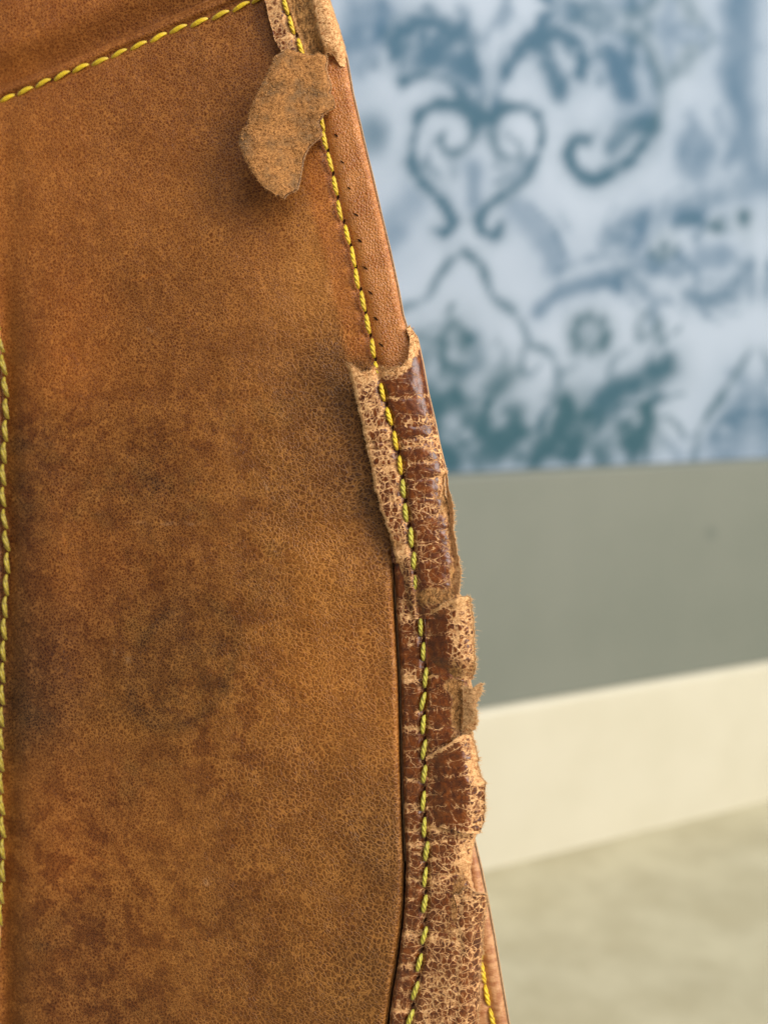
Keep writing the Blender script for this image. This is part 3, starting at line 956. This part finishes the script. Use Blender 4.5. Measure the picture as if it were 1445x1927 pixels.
def wear_upper(x, y, l, r):
    w = 0.02 + 0.10 * (fbm(x, y, 40, 601, 3) - 0.3)
    sx = seam(y)
    ls = sstep(sx + 2, sx - 4, x)
    w = w + ls * (0.10 + 0.42 * fbm(x, y, 24, 603, 3))
    ytp = np.interp(x, [650, 690, 705, 760, 790, 820], [690, 706, 694, 686, 640, 625])
    w = w + 1.1 * sstep(26, 10, y - ytp)
    w = w + 1.0 * sstep(9, 2, x - l)
    w = w + 0.9 * sstep(16, 4, r - x) * sstep(872, 892, y)
    w = w + 0.06 * sstep(860, 940, y) * (x > sx)
    w = w + 0.5 * blob(x, y, 735, 880, 26, 9) + 0.5 * blob(x, y, 770, 838, 30, 7) + 0.5 * blob(x, y, 822, 840, 16, 30) + 0.45 * blob(x, y, 800, 790, 40, 8)
    w = w + 0.7 * blob(x, y, 752, 1035, 26, 22) + 0.25 * blob(x, y, 820, 960, 40, 10)
    return w


def dirt_upper(x, y):
    return 1.0 * blob(x, y, 838, 945, 16, 24) + 0.9 * blob(x, y, 744, 1022, 12, 10, 40) + 1.3 * blob(x, y, 815, 1122, 46, 20) + 0.9 * blob(x, y, 852, 1082, 10, 30) + .5 * blob(x, y, 845, 1020, 9, 40)


b_up, XU, YU, HU = build_binding('edge_binding', 690, 1165, bind_left_u, wear_upper, dirt_upper,
                                 lambda x, y: 2.4 + 1.0 * blob(x, y, 655, 690, 26, 22) + 0.3 * sstep(0, 40, seam(y) - x) * sstep(1050, 980, y) - 1.6 * sstep(1040, 1090, y) * sstep(4, 30, seam(y) - x) - 0.5 * sstep(1125, 1165, y),
                                 [(640, 684), (652, 683), (664, 690), (676, 702), (690, 697), (704, 690), (712, 690), (730, 692), (752, 690), (770, 676), (778, 650), (784, 620), (800, 612), (830, 640)])
b_up['label'] = 'glossy red-brown upper binding with pale cracks and frayed edges'


def wear_lower(x, y, l, r):
    w = 0.04 + 0.14 * (fbm(x, y, 40, 611, 3) - 0.3)
    sx = seam(y)
    w = w + 0.03 * (x > sx) * sstep(1380, 1420, y)
    w = w + 0.8 * sstep(9, 1, r - x)
    w = w + 0.08 * sstep(1570, 1640, y) * sstep(0, 40, x - sx) + 0.02 * sstep(1560, 1600, y)
    w = w + 0.30 * sstep(1800, 1860, y) * sstep(0.42, 0.62, fbm(x, y, 34, 617, 3)) * sstep(-10, 30, x - sx) * fbm(x, y, 60, 613, 3)
    for bx, by, rx, ry, k in [(766, 1276, 20, 9, 1.0), (764, 1136, 22, 8, .6), (768, 1163, 24, 10, .5), (765, 1262, 18, 6, .4), (772, 1372, 18, 6, .6), (772, 1518, 22, 5, .7), (776, 1592, 22, 5, .45), (776, 1655, 22, 6, .5),
                              (776, 1758, 20, 6, .8), (765, 1820, 18, 4, .6), (748, 1900, 20, 7, .8), (835, 1558, 40, 8, .8), (872, 1600, 12, 50, .6), (820, 1660, 20, 10, .5), (830, 1770, 50, 7, .6), (830, 1845, 40, 12, .4), (872, 1630, 14, 20, .7)]:
        w = w + k * blob(x, y, bx, by, rx, ry)
    return w


def dirt_lower(x, y):
    return (1.2 * blob(x, y, 862, 1340, 18, 54) + 1.0 * blob(x, y, 850, 1290, 26, 16) + 1.0 * blob(x, y, 812, 1130, 40, 24) + 0.9 * blob(x, y, 856, 1700, 13, 55) + 0.4 * blob(x, y, 840, 1745, 12, 26)
            + 0.25 * blob(x, y, 830, 1860, 40, 50) + .8 * blob(x, y, 775, 1140, 12, 16) + .7 * blob(x, y, 870, 1660, 12, 24))


b_lo, XL, YL, HL = build_binding('edge_binding', 1030, Y_FLOOR - 40, bind_left_l, wear_lower, dirt_lower,
                                 lambda x, y: 1.25 - 0.9 * sstep(1110, 1040, y) * sstep(-30, 0, x - seam(y)) - 0.5 * sstep(1075, 1035, y))
b_lo['label'] = 'dark brown lower binding crossed by pale cracks and bare suede'


# --- lifted, broken pieces of the binding's outer layer
def scrap(name, top_pts, bot_pts, left_pts, right_pts, hfn, wear_fn, dirt_fn, th, label, seed, mats=None, nr=70, ncl=44, amp=2.4, far=None):
    tt = np.linspace(0, 1, ncl)
    s = np.linspace(0, 1, nr)
    lf, rf = curve(left_pts), curve(right_pts)
    tp, bt = ycurve(top_pts), ycurve(bot_pts)
    X0 = np.linspace(min(p[0] for p in top_pts), max(p[0] for p in top_pts), ncl)
    X = np.tile(X0, (nr, 1))
    for _ in range(3):
        Yt = tp(X) + rag(X * 1.3, amp, seed)
        Yb = bt(X) + rag(X * 1.3, amp, seed + 3)
        Y = Yt * (1 - s[:, None]) + Yb * s[:, None]
        l, r = lf(Y) + rag(Y, amp * .4, seed + 7), rf(Y) + rag(Y, amp, seed + 9)
        X = l * (1 - tt) + r * tt
    H = hfn(X, Y, s[:, None] + 0 * X, tt[None, :] + 0 * X)
    H = H + 0.20 * (fbm(X, Y, 20, seed + 20, 3) - 0.5) + 0.12 * (fbm(X, Y, 7, seed + 25, 2) - 0.5)
    cf = crease_field(X, Y)
    w = np.clip(wear_fn(X, Y, s[:, None] + 0 * X, tt[None, :] + 0 * X) + 0.3 * cf, 0, 1.2)
    dd = np.clip(dirt_fn(X, Y), 0, 1)
    o = sheet(name, L(X, Y, H), th, mats or [M_bind, M_edge], b_lo, {'wear': w, 'dirt': dd})
    o['label'] = label
    return o, X, Y, H


edges = []          # torn borders that carry loose fibres: (X, Y, H) polylines, outward px direction, count, length mm, parent
B, XB, YB, HB = scrap('binding_scrap', [(788, 1148), (800, 1150), (818, 1146), (832, 1136), (846, 1130), (858, 1126), (868, 1122), (890, 1123)], [(788, 1268), (840, 1272), (870, 1282), (895, 1280)],
                      [(796, 1110), (797, 1150), (801, 1200), (804, 1280)], [(884, 1120), (889, 1150), (893, 1185), (891, 1230), (894, 1258), (886, 1282)],
                      lambda x, y, s, t: 1.15 + 1.5 * sstep(0.0, 0.45, t) * (1 - sstep(0.75, 1, s)) + 0.7 * np.exp(-(s / 0.10) ** 2) * sstep(0, .2, t) - 0.6 * sstep(0.7, 1, s) - 1.1 * sstep(.55, 1.0, t) ** 2,
                      lambda x, y, s, t: 0.03 + 0.55 * sstep(0.38, 0.72, t) + 1.0 * sstep(0.10, 0.02, s) + 0.7 * sstep(.94, 1, t) + 0.4 * blob(x, y, 865, 1140, 14, 20),
                      lambda x, y: 0.9 * blob(x, y, 850, 1268, 30, 14) + 0.4 * blob(x, y, 850, 1138, 18, 8), 0.55,
                      'lifted square scrap of binding with speckled tan right side', 700)
C, XC, YC, HC = scrap('binding_scrap', [(866, 1292), (876, 1290), (886, 1297), (896, 1288), (910, 1286)], [(874, 1388), (884, 1380), (894, 1374)],
                      [(868, 1285), (872, 1310), (872, 1350), (866, 1390)], [(906, 1285), (906, 1300), (900, 1315), (895, 1335), (896, 1355), (889, 1388)],
                      lambda x, y, s, t: 0.9 + 1.3 * t - 0.9 * sstep(.7, 1, s) - 0.5 * t ** 3,
                      lambda x, y, s, t: 1.1 + 0 * x, lambda x, y: 0 * x, 0.6,
                      'thin fringe of raw tan suede standing out from the binding edge', 730, nr=60, ncl=20, amp=3.2)
Dd, XD, YD, HD = scrap('binding_scrap', [(798, 1428), (818, 1416), (838, 1404), (852, 1394), (866, 1384), (890, 1377)], [(798, 1560), (830, 1556), (850, 1560), (880, 1570), (915, 1566)],
                       [(802, 1375), (802, 1480), (804, 1575)], [(886, 1378), (896, 1408), (900, 1440), (908, 1464), (913, 1472), (912, 1510), (910, 1550), (902, 1568)],
                       lambda x, y, s, t: 0.95 + 1.0 * sstep(0.0, 0.35, t) + 0.35 * np.exp(-(s / .08) ** 2) - 1.9 * sstep(.55, 1.02, t) ** 1.6 + 0.35 * sstep(.85, 1, s) * sstep(.2, .5, t),
                       lambda x, y, s, t: 0.03 + 0.34 * sstep(0.62, 0.85, t) + 0.9 * sstep(0.07, 0.01, s) + 0.9 * blob(x, y, 893, 1425, 9, 40) + .8 * blob(x, y, 905, 1470, 10, 10) + .6 * sstep(.95, 1, s),
                       lambda x, y: 0 * x, 0.55,
                       'broad glossy scrap of binding overhanging the edge with crazed right side', 760, nr=100, ncl=60)
E_, XE, YE, HE = scrap('binding_scrap', [(862, 1684), (880, 1668), (895, 1680), (908, 1682), (920, 1686)], [(862, 2015), (920, 2020)],
                       [(846, 1660), (860, 1705), (850, 1740), (864, 1790), (848, 1830), (858, 1880), (846, 1930), (850, 2020)], [(916, 1682), (915, 1705), (909, 1745), (906, 1800), (902, 1850), (898, 1927), (890, 2020)],
                       lambda x, y, s, t: bind_profile(x, y, x * 0 + 700, np.interp(y, [1682, 1705, 1745, 1800, 1850, 1927, 2020], [916, 915, 909, 906, 902, 898, 890]), 1.25, 0.0) - 0.25 + 0.42 * sstep(0, .35, t) + 0.3 * np.exp(-(s / .04) ** 2),
                       lambda x, y, s, t: 0.13 + 0.16 * fbm(x, y, 50, 773, 3) + 0.8 * sstep(.06, .02, s) * sstep(.2, .0, t) + 0.5 * sstep(.30, .05, t) * fbm(x, y, 14, 771, 3) * 1.6 + .4 * sstep(.92, 1, t) + 0.3 * blob(x, y, 886, 1690, 14, 12), lambda x, y: 0 * x, 0.55,
                       'long narrow scrap of crazed binding along the lower edge', 790, nr=170, ncl=30, amp=1.6)
G_, XG, YG, HG = scrap('binding_scrap', [(842, 890), (850, 940), (866, 950)], [(842, 1120), (866, 1118)],
                       [(838, 880), (840, 930), (845, 960), (848, 1000), (850, 1040), (853, 1070), (846, 1085), (855, 1120)], [(841, 880), (847, 930), (853, 965), (853, 1000), (860, 1040), (866, 1070), (867, 1100), (862, 1120)],
                       lambda x, y, s, t: -0.2 + 0.9 * t + 0.4 * s,
                       lambda x, y, s, t: 1.15 + 0 * x, lambda x, y: 0 * x, 0.55,
                       'frayed ribbon of pale suede along the split edge', 820, nr=120, ncl=14, amp=2.2)
G_.parent = b_up

# --- strip of binding left at the top, above the torn flap
tl = curve([(470, -200), (497, -5), (505, 30), (514, 62), (524, 96), (534, 125)])
tr_ = curve([(560, -200), (619, -5), (633, 38), (644, 75), (650, 105), (655, 130)])
ys = np.linspace(-200, 128, 130)
s = np.linspace(0, 1, 80)
Y = ys[:, None] + 0 * s[None, :]
ll, rr_ = tl(Y) + rag(Y, 1.6, 901), tr_(Y) + rag(Y, 1.2, 903)
X = ll * (1 - s) + rr_ * s
fr_ = ycurve([(480, 100), (520, 104), (580, 112), (592, 106), (600, 118), (608, 112), (616, 100), (626, 104), (634, 116), (642, 128), (648, 128), (660, 126)])(X) + rag(X, 3.0, 909)
Y = Y - sstep(70, 128, Y) * (128 - fr_)
H = 1.9 + 0.5 * (fbm(X, Y, 30, 905, 3) - 0.5) - 0.8 * np.exp(-((X - seam(Y)) / 8) ** 2) - 0.55 * blob(X, Y, 594, 84, 13, 16) - 1.1 * sstep(80, 125, Y) * sstep(596, 612, X) - 0.7 * sstep(4, 14, X - seam(Y)) * sstep(604, 590, X - 0.2 * (Y - 60)) \
    + 0.6 * blob(X, Y, 612, 82, 16, 14) - 2.4 * (1 - np.sqrt(np.clip(1 - (np.clip(22 - (rr_ - X), 0, 22) / 22) ** 2, 0, 1)))
sxx = seam(Y)
wear = 0.55 + 0.4 * (fbm(X, Y, 22, 907, 3) - 0.3) + 1.0 * sstep(2, 10, X - sxx) - 0.45 * blob(X, Y, 524, 66, 10, 12) - .3 * blob(X, Y, 518, 40, 6, 10)
dirt = sstep(3, 12, X - sxx) * sstep(606, 588, X - 0.25 * (Y - 50)) * 1.0 + 0.8 * blob(X, Y, 594, 86, 14, 14)
P = L(X, Y, H)
ext = []
for k in range(1, 9):
    q = P[:, -1].copy()
    a = k / 8 * math.pi * 0.62
    q[:, 2] -= 0.0030 * math.sin(a)
    q[:, 0] -= 0.0034 * (1 - math.cos(a)) + 0.0016 * (k / 8)
    ext.append(q)
P = np.concatenate([P, np.stack(ext, 1)], 1)
rep = lambda q: np.concatenate([q, np.repeat(q[:, -1:], 8, 1)], 1)
remnant = sheet('binding_remnant', P, 1.1, [M_bind, M_edge], bag, {'wear': np.clip(rep(wear), 0, 1.2), 'dirt': np.clip(rep(dirt), 0, 1)})
remnant['label'] = 'worn strip of binding at the top with brown fibrous flesh showing'
edges.append((X[:, 0], Y[:, 0], H[:, 0], (-1, 0.2), 70, 0.5, remnant))
edges.append((X[:, -1], Y[:, -1], H[:, -1], (1, 0.1), 60, 0.4, remnant))
edges.append((X[-1], Y[-1], H[-1], (0, 1), 50, 0.5, remnant))

# --- the torn flap folded back, flesh side up
zo = [(430, 380), (468, 352), (510, 335), (552, 345), (600, 362), (645, 376), (690, 372), (720, 355), (735, 372), (770, 392), (772, 450), (775, 500), (796, 545), (805, 590), (790, 630), (818, 655), (830, 690), (825, 735),
      (780, 752), (740, 775), (715, 830), (728, 868), (745, 905), (715, 940), (680, 965), (645, 1010), (612, 1080), (600, 1140), (592, 1205), (575, 1285), (530, 1305), (500, 1318), (480, 1345), (452, 1318), (440, 1322), (390, 1290), (345, 1262), (310, 1220), (280, 1180),
      (255, 1130), (225, 1088), (200, 1040), (182, 990), (178, 955), (190, 900), (232, 850), (240, 800), (250, 755), (290, 660), (318, 610), (345, 560), (382, 478)]
fl = np.array([(400 + a * 0.2768, b * 0.2768) for a, b in zo])
seg = np.linalg.norm(np.roll(fl, -1, 0) - fl, axis=1)
cum = np.concatenate([[0], np.cumsum(seg)])
NB = 340
sp = np.linspace(0, cum[-1], NB, endpoint=False)
flc = np.concatenate([fl, fl[:1]])
bx, by = np.interp(sp, cum, flc[:, 0]), np.interp(sp, cum, flc[:, 1])
rough_side = 0.8 + 0.9 * ((bx > 590) | (by > 300))
ctr = np.array([540.0, 215.0])
dv = np.stack([bx, by], 1) - ctr
ln = np.linalg.norm(dv, axis=1, keepdims=True)
dv = dv * (1 + (rag(sp, 1.7, 931) * rough_side)[:, None] / ln)
KR = 46
rs = np.linspace(0.0, 1, KR) ** 0.8
rs[0] = 0.004
FX = ctr[0] + dv[:, 0][None] * rs[:, None]
FY = ctr[1] + dv[:, 1][None] * rs[:, None]


def flap_h(x, y):
    # hinged along the seam on the right, curling up to the left and at its lower tip
    lift = sstep(640, 470, x + 0.10 * (y - 200))
    h = 1.9 + 4.6 * lift + 0.8 * sstep(230, 350, y) * sstep(600, 520, x) - 1.0 * sstep(600, 628, x)
    h = h + 0.4 * (fbm(x, y, 60, 941, 3) - 0.5) * 2 + 0.22 * (fbm(x, y, 18, 943, 2) - 0.5)
    return h


FH = flap_h(FX, FY) - 0.22 * sstep(0.96, 1.0, rs)[:, None]
topf = L(FX, FY, FH)
FXc = np.concatenate([topf, topf[:, :1]], 1)     # close the ring
botf = topf.copy()
botf[..., 2] -= 0.0009
n = KR * NB
Vf = np.concatenate([topf.reshape(-1, 3), botf.reshape(-1, 3)])
i, j = np.meshgrid(np.arange(KR - 1), np.arange(NB), indexing='ij')
a = (i * NB + j).ravel()
b = (i * NB + (j + 1) % NB).ravel()
ft = np.stack([a, b, b + NB, a + NB], 1)[:, ::-1]
fb = ft[:, ::-1] + n
o0 = (KR - 1) * NB + np.arange(NB)
o1 = (KR - 1) * NB + (np.arange(NB) + 1) % NB
fw = np.stack([o0, o1, o1 + n, o0 + n], 1)
faces = np.concatenate([ft, fb, fw]).tolist() + [list(range(NB)), list(range(n + NB - 1, n - 1, -1))]
flap = mesh_obj('torn_flap', Vf, faces, [M_suede, M_smooth], bag, [0] * len(ft) + [1] * len(fb) + [0] * len(fw) + [0, 1])
flap['label'] = 'torn flap of leather folded back with its rough tan suede side up'
edges.append((FX[-1], FY[-1], FH[-1], 'radial', 900, 0.42, flap))

for (X, Y, H, par, nA, nT) in [(XB, YB, HB, B, 170, 120), (XC, YC, HC, C, 150, 40), (XD, YD, HD, Dd, 170, 110), (XE, YE, HE, E_, 190, 50), (XG, YG, HG, G_, 150, 16)]:
    edges.append((X[:, -1], Y[:, -1], H[:, -1], (1, 0), int(nA * 1.5), 0.75, par))
    edges.append((X[0], Y[0], H[0], (0.1, -1), nT, 0.5, par))
edges.append((XD[-1], YD[-1], HD[-1], (0.2, 1), 80, 0.6, Dd))
edges.append((XB[-1], YB[-1], HB[-1], (0.2, 1), 40, 0.4, B))
nrow = XU.shape[0]
edges.append((XU[:160, 0], YU[:160, 0], HU[:160, 0], (-1, 0.15), 420, 0.55, b_up))
edges.append((XU[0], YU[0], HU[0], (0, -1), 260, 0.55, b_up))
k0 = np.argmin(np.abs(YU[:, -1] - 875))
edges.append((XU[k0:, -1], YU[k0:, -1], HU[k0:, -1], (1, 0.0), 220, 0.45, b_up))
edges.append((XL[220:480, -1], YL[220:480, -1], HL[220:480, -1], (1, 0.0), 160, 0.35, b_lo))


def fibres(X, Y, H, direction, count, length, parent, seed):
    rg = np.random.default_rng(seed)
    p = L(X, Y, H)
    cx, cy = X.mean(), Y.mean()
    Vs, Fs = [], []
    clump = rg.random(40)
    for q in range(int(count * 2.6)):
        i = int(rg.random() * (len(X) - 1))
        if rg.random() > 0.25 + 0.75 * clump[int(i / len(X) * 39)]:
            continue
        f = rg.random()
        o = p[i] * (1 - f) + p[i + 1] * f
        if direction == 'radial':
            dx, dy = X[i] - cx, Y[i] - cy
        else:
            dx, dy = direction
        m = math.hypot(dx, dy)
        d = np.array([dx / m, -dy / m, 0.0]) + rg.normal(0, 0.55, 3) * np.array([1, 1, 0.8])
        d /= np.linalg.norm(d)
        ln = length * 1e-3 * (0.3 + 1.1 * rg.random() ** 2)
        w = 0.000040 * (0.6 + 0.8 * rg.random())
        bend = rg.normal(0, 0.45, 3)
        o = o - d * 0.00012 - np.array([0, 0, 0.0009 * rg.random()])
        pts = [o, o + d * ln * 0.5, o + (d + bend * 0.6) * ln]
        sd = np.cross(d, rg.normal(0, 1, 3))
        sd /= np.linalg.norm(sd) + 1e-9
        s2 = np.cross(d, sd)
        b0 = len(Vs)
        for r_i, (pt, ww) in enumerate(zip(pts[:2], (w, w * 0.8))):
            for a in (0, 2.09, 4.19):
                Vs.append(pt + (sd * math.cos(a) + s2 * math.sin(a)) * ww)
        Vs.append(pts[2])
        for k in range(3):
            k2 = (k + 1) % 3
            Fs.append((b0 + k, b0 + k2, b0 + 3 + k2, b0 + 3 + k))
            Fs.append((b0 + 3 + k, b0 + 3 + k2, b0 + 6))
    o = mesh_obj('loose_fibres', np.array(Vs), Fs, [M_fibre], parent)
    o['kind'] = 'stuff'
    return o


def nap(name, P, weight, count, length, parent, seed, bias=(0, -1), mat=None):
    """short fibres lying on a flesh-side surface given as a grid of bag points"""
    rg = np.random.default_rng(seed)
    w = np.clip(weight, 0, None).ravel().astype(float)
    pick = rg.choice(len(w), count, p=w / w.sum())
    pts = P.reshape(-1, 3)[pick] + rg.normal(0, 0.00012, (count, 3)) * np.array([1, 1, 0])
    Vs, Fs = [], []
    for o in pts:
        a = rg.normal(math.atan2(bias[1], bias[0]), 0.9)
        d = np.array([math.cos(a), math.sin(a), rg.normal(0.12, 0.18)])
        sd = np.array([-math.sin(a), math.cos(a), 0])
        ln = length * 1e-3 * (0.4 + 0.9 * rg.random())
        ww = 0.00004 * (0.6 + rg.random())
        bend = sd * rg.normal(0, 0.35)
        b0 = len(Vs)
        up = np.array([0, 0, 1.0])
        m_ = o + d * ln * 0.5 + up * 0.00006
        e_ = o + (d + bend) * ln
        Vs += [o - sd * ww, o + sd * ww, o + up * ww, m_ - sd * ww, m_ + sd * ww, m_ + up * ww * 1.4, e_]
        for k in range(3):
            k2 = (k + 1) % 3
            Fs += [(b0 + k, b0 + k2, b0 + 3 + k2, b0 + 3 + k), (b0 + 3 + k, b0 + 3 + k2, b0 + 6)]
    o = mesh_obj(name, np.array(Vs), Fs, [mat or M_nap], parent)
    o['kind'] = 'stuff'
    return o


nap('suede_nap', topf, (rs[:, None] + 0 * FX), 2800, 0.6, flap, 811, (-0.3, -1))
nap('suede_nap', P[:, :80], np.clip(dirt + 0.6 * (wear > 0.9), 0, 1), 1500, 0.5, remnant, 812, (-0.2, 1))
nap('suede_nap', L(XC, YC, HC), np.ones_like(XC), 420, 0.5, C, 813, (0.6, -0.6), M_fibre).parent = b_lo
nap('suede_nap', L(XL, YL, HL), np.clip(dirt_lower(XL, YL) - 0.2, 0, 1), 1300, 0.6, b_lo, 814, (0.1, -1))
nap('suede_nap', L(XU, YU, HU), np.clip(dirt_upper(XU, YU) - 0.2, 0, 1) + 0.8 * (np.arange(XU.shape[0])[:, None] < 8), 900, 0.5, b_up, 815, (0.3, 1))

# one tuft of fibres for each torn part
by_parent = {}
for k, e in enumerate(edges):
    by_parent.setdefault(e[6].name, []).append((k, e))
for nm, lst in by_parent.items():
    objs = [fibres(*e[:6], e[6] if e[6].parent == bag else e[6].parent, 5000 + k) for k, e in lst]

# ------------------------------------------------------------------ stitches
def thread_mesh(name, mat, length=4.3e-3, strands=3, turns=1.25, sr=0.30e-3, cr=0.27e-3, flat=1.0, rings=22, sides=8):
    Vs, Fs = [], []
    for k in range(strands):
        b0 = len(Vs)
        ctrs = []
        for i in range(rings):
            s = i / (rings - 1)
            env = max(0.22, math.sin(math.pi * s) ** 0.35)
            a = 2 * math.pi * (k / strands) + s * turns * 2 * math.pi
            ctrs.append(np.array([cr * env * math.cos(a), (s - 0.5) * length, flat * cr * env * math.sin(a) + 0.00062 * (1 - abs(2 * s - 1) ** 3.2) - 0.00046]))
        for i in range(rings):
            s = i / (rings - 1)
            env = max(0.30, math.sin(math.pi * s) ** 0.3)
            d = ctrs[min(i + 1, rings - 1)] - ctrs[max(i - 1, 0)]
            d /= np.linalg.norm(d)
            sx = np.cross(d, [0, 0, 1.0])
            sx /= np.linalg.norm(sx)
            sz_ = np.cross(sx, d)
            for q in range(sides):
                a = 2 * math.pi * q / sides
                Vs.append(ctrs[i] + (sx * math.cos(a) + sz_ * math.sin(a) * flat) * sr * env)
        for i in range(rings - 1):
            for q in range(sides):
                q2 = (q + 1) % sides
                Fs.append((b0 + i * sides + q, b0 + i * sides + q2, b0 + (i + 1) * sides + q2, b0 + (i + 1) * sides + q))
    m = bpy.data.meshes.new(name)
    m.from_pydata([tuple(v) for v in Vs], [], Fs)
    m.polygons.foreach_set('use_smooth', np.ones(len(Fs), bool))
    m.materials.append(mat)
    return m


ME_thread = thread_mesh('stitch', M_thread)
ME_thread2 = thread_mesh('stitch', M_thread2)
ME_satin = thread_mesh('stitch', M_thread, length=3.9e-3, turns=0.35, sr=0.34e-3, cr=0.24e-3, flat=0.75)
M_thread3 = make_thread('grimy_olive_thread', srgb(186, 162, 38), srgb(136, 112, 24))  # darker, more olive yellow for the left row
ME_satin2 = thread_mesh('stitch', M_thread3, length=3.9e-3, turns=0.6, sr=0.34e-3, cr=0.26e-3, flat=0.8)


def lens_mesh(name, a, b, depth, mat):
    """a small sunk slit: pointed outline with a hollow"""
    Vs, Fs = [(0, 0, -depth)], []
    n = 14
    for ring, z in ((0.6, -depth * 0.6), (1.0, 0.0)):
        for k in range(n):
            q = 2 * math.pi * k / n
            Vs.append((a * ring * math.cos(q), b * ring * math.sin(q) * abs(math.sin(q)) ** 0.5, z))
    for k in range(n):
        k2 = (k + 1) % n
        Fs.append((0, 1 + k, 1 + k2))
        Fs.append((1 + k, 1 + n + k, 1 + n + k2, 1 + k2))
    m = bpy.data.meshes.new(name)
    m.from_pydata(Vs, [], Fs)
    m.materials.append(mat)
    return m


ME_hole = lens_mesh('stitch_hole', 0.00055, 0.00026, 0.0002, M_hole)
ME_slit = lens_mesh('needle_slit', 0.00072, 0.00026, 0.00003, M_hole)


def put(mesh, name, x, y, h, ang, parent, sc=(1, 1, 1)):
    """ang: direction of the piece's long axis in the picture plane, radians from bag up, clockwise"""
    o = bpy.data.objects.new(name, mesh)
    p = L(x, y, h)
    o.location = tuple(p)
    o.rotation_euler = (0, 0, -ang)
    o.scale = sc
    return link(o, parent)


def row_angle(pts, i):
    a = L(*pts[max(i - 1, 0)])
    b = L(*pts[min(i + 1, len(pts) - 1)])
    d = a - b
    return math.atan2(d[0], d[1])


def surf_bind(x, y):
    return float(np.interp(y, [600, 690, 720, 1040, 1100, 2020], [-0.5, 0.2, 1.6, 1.5, 0.7, 0.5]))


hidden = {(580, 135), (592, 180), (787, 1140)}
for i, (x, y) in enumerate(seam_pts):
    if (x, y) in hidden or y < -150:
        continue
    if y < 120:
        par, h, me = remnant, 1.35, ME_thread
    elif y < 690:
        par, h, me = panel, 0.0, ME_thread
    else:
        par = b_up if y < 1110 else b_lo
        h, me = surf_bind(x, y) + 0.25, (ME_thread if y < 900 else ME_thread2)
    a = row_angle(seam_pts, i)
    k = (0.92 if y < 700 else 0.84) + 0.1 * rnd.random()
    put(me, 'stitch', x + rnd.uniform(-1, 1), y + rnd.uniform(-1.5, 1.5), h + 0.30, a + rnd.uniform(-0.05, 0.09) + 0.11 * float(sstep(850, 1100, y)), par, (0.82 + 0.16 * rnd.random(), k, 0.95))
    if i + 1 < len(seam_pts) and seam_pts[i + 1] not in hidden:
        x2, y2 = (x + seam_pts[i + 1][0]) / 2, (y + seam_pts[i + 1][1]) / 2
        put(ME_hole, 'stitch_hole', x2 + 1.5, y2, h + 0.22, a + math.pi / 2 + 0.5, par)

top_row = [(-22, 200), (14, 185), (47, 171), (81, 156), (116, 142), (151, 128), (187, 116), (223, 101), (260, 86), (297, 71), (334, 55), (374, 42), (414, 28), (453, 12), (490, -4)]
for i, (x, y) in enumerate(top_row):
    a = row_angle(top_row, i)
    put(ME_satin, 'stitch', x, y, float(panel_height(np.array([x * 1.0]), np.array([y * 1.0]))[0]) + 0.32, a - 0.13 + rnd.uniform(-.06, .06), panel, (0.80 + 0.1 * rnd.random(), 1.06 + 0.06 * rnd.random(), 0.95))
    if i + 1 < len(top_row):
        x2, y2 = (x + top_row[i + 1][0]) / 2, (y + top_row[i + 1][1]) / 2
        put(ME_hole, 'stitch_hole', x2, y2 + 3, float(panel_height(np.array([x2]), np.array([y2]))[0]) + 0.1, a, panel)

left_row_x = curve([(-22, 520), (-6, 610), (3, 660), (9, 710), (12, 760), (10, 820), (6, 880), (6, 950), (11, 1000), (14, 1060), (12, 1110), (9, 1160), (7, 1210), (4, 1300), (2, 1400), (2, 1480), (5, 1560), (5, 1640), (1, 1720), (-6, 1800), (-14, 1900), (-25, 2010)])
left_row = [(float(left_row_x(y)), float(y)) for y in np.arange(520, 2000, 41.5)]
for i, (x, y) in enumerate(left_row):
    a = row_angle(left_row, i)
    put(ME_satin2, 'stitch', x, y, float(panel_height(np.array([x]), np.array([y]))[0]) + 1.0, a - 0.16 + rnd.uniform(-.04, .04), panel, (0.9 + 0.3 * rnd.random(), 1.1 + 0.1 * rnd.random(), 1.1))

rear_row = [(896, 1742), (903, 1788), (909, 1832), (916, 1874), (926, 1918), (938, 1964), (950, 2010)]
for i, (x, y) in enumerate(rear_row):
    put(ME_thread, 'stitch', x, y, -6.5 - 0.25, row_angle(rear_row, i), rear, (0.95, 1.0, 1))

slits = [(632.5, 254.7), (643.6, 304.5), (657, 354), (670, 404), (677, 453), (687, 504), (697, 551), (707, 599.5), (717, 649)]
for (x, y) in slits:
    h = float(panel_height(np.array([x]), np.array([y]))[0])
    put(ME_slit, 'needle_slit', x, y, h + 0.10, math.radians(130 + rnd.uniform(-8, 8)) - math.pi / 2, panel, (0.65 + 0.35 * rnd.random(), 0.45 + 0.35 * rnd.random(), 1))
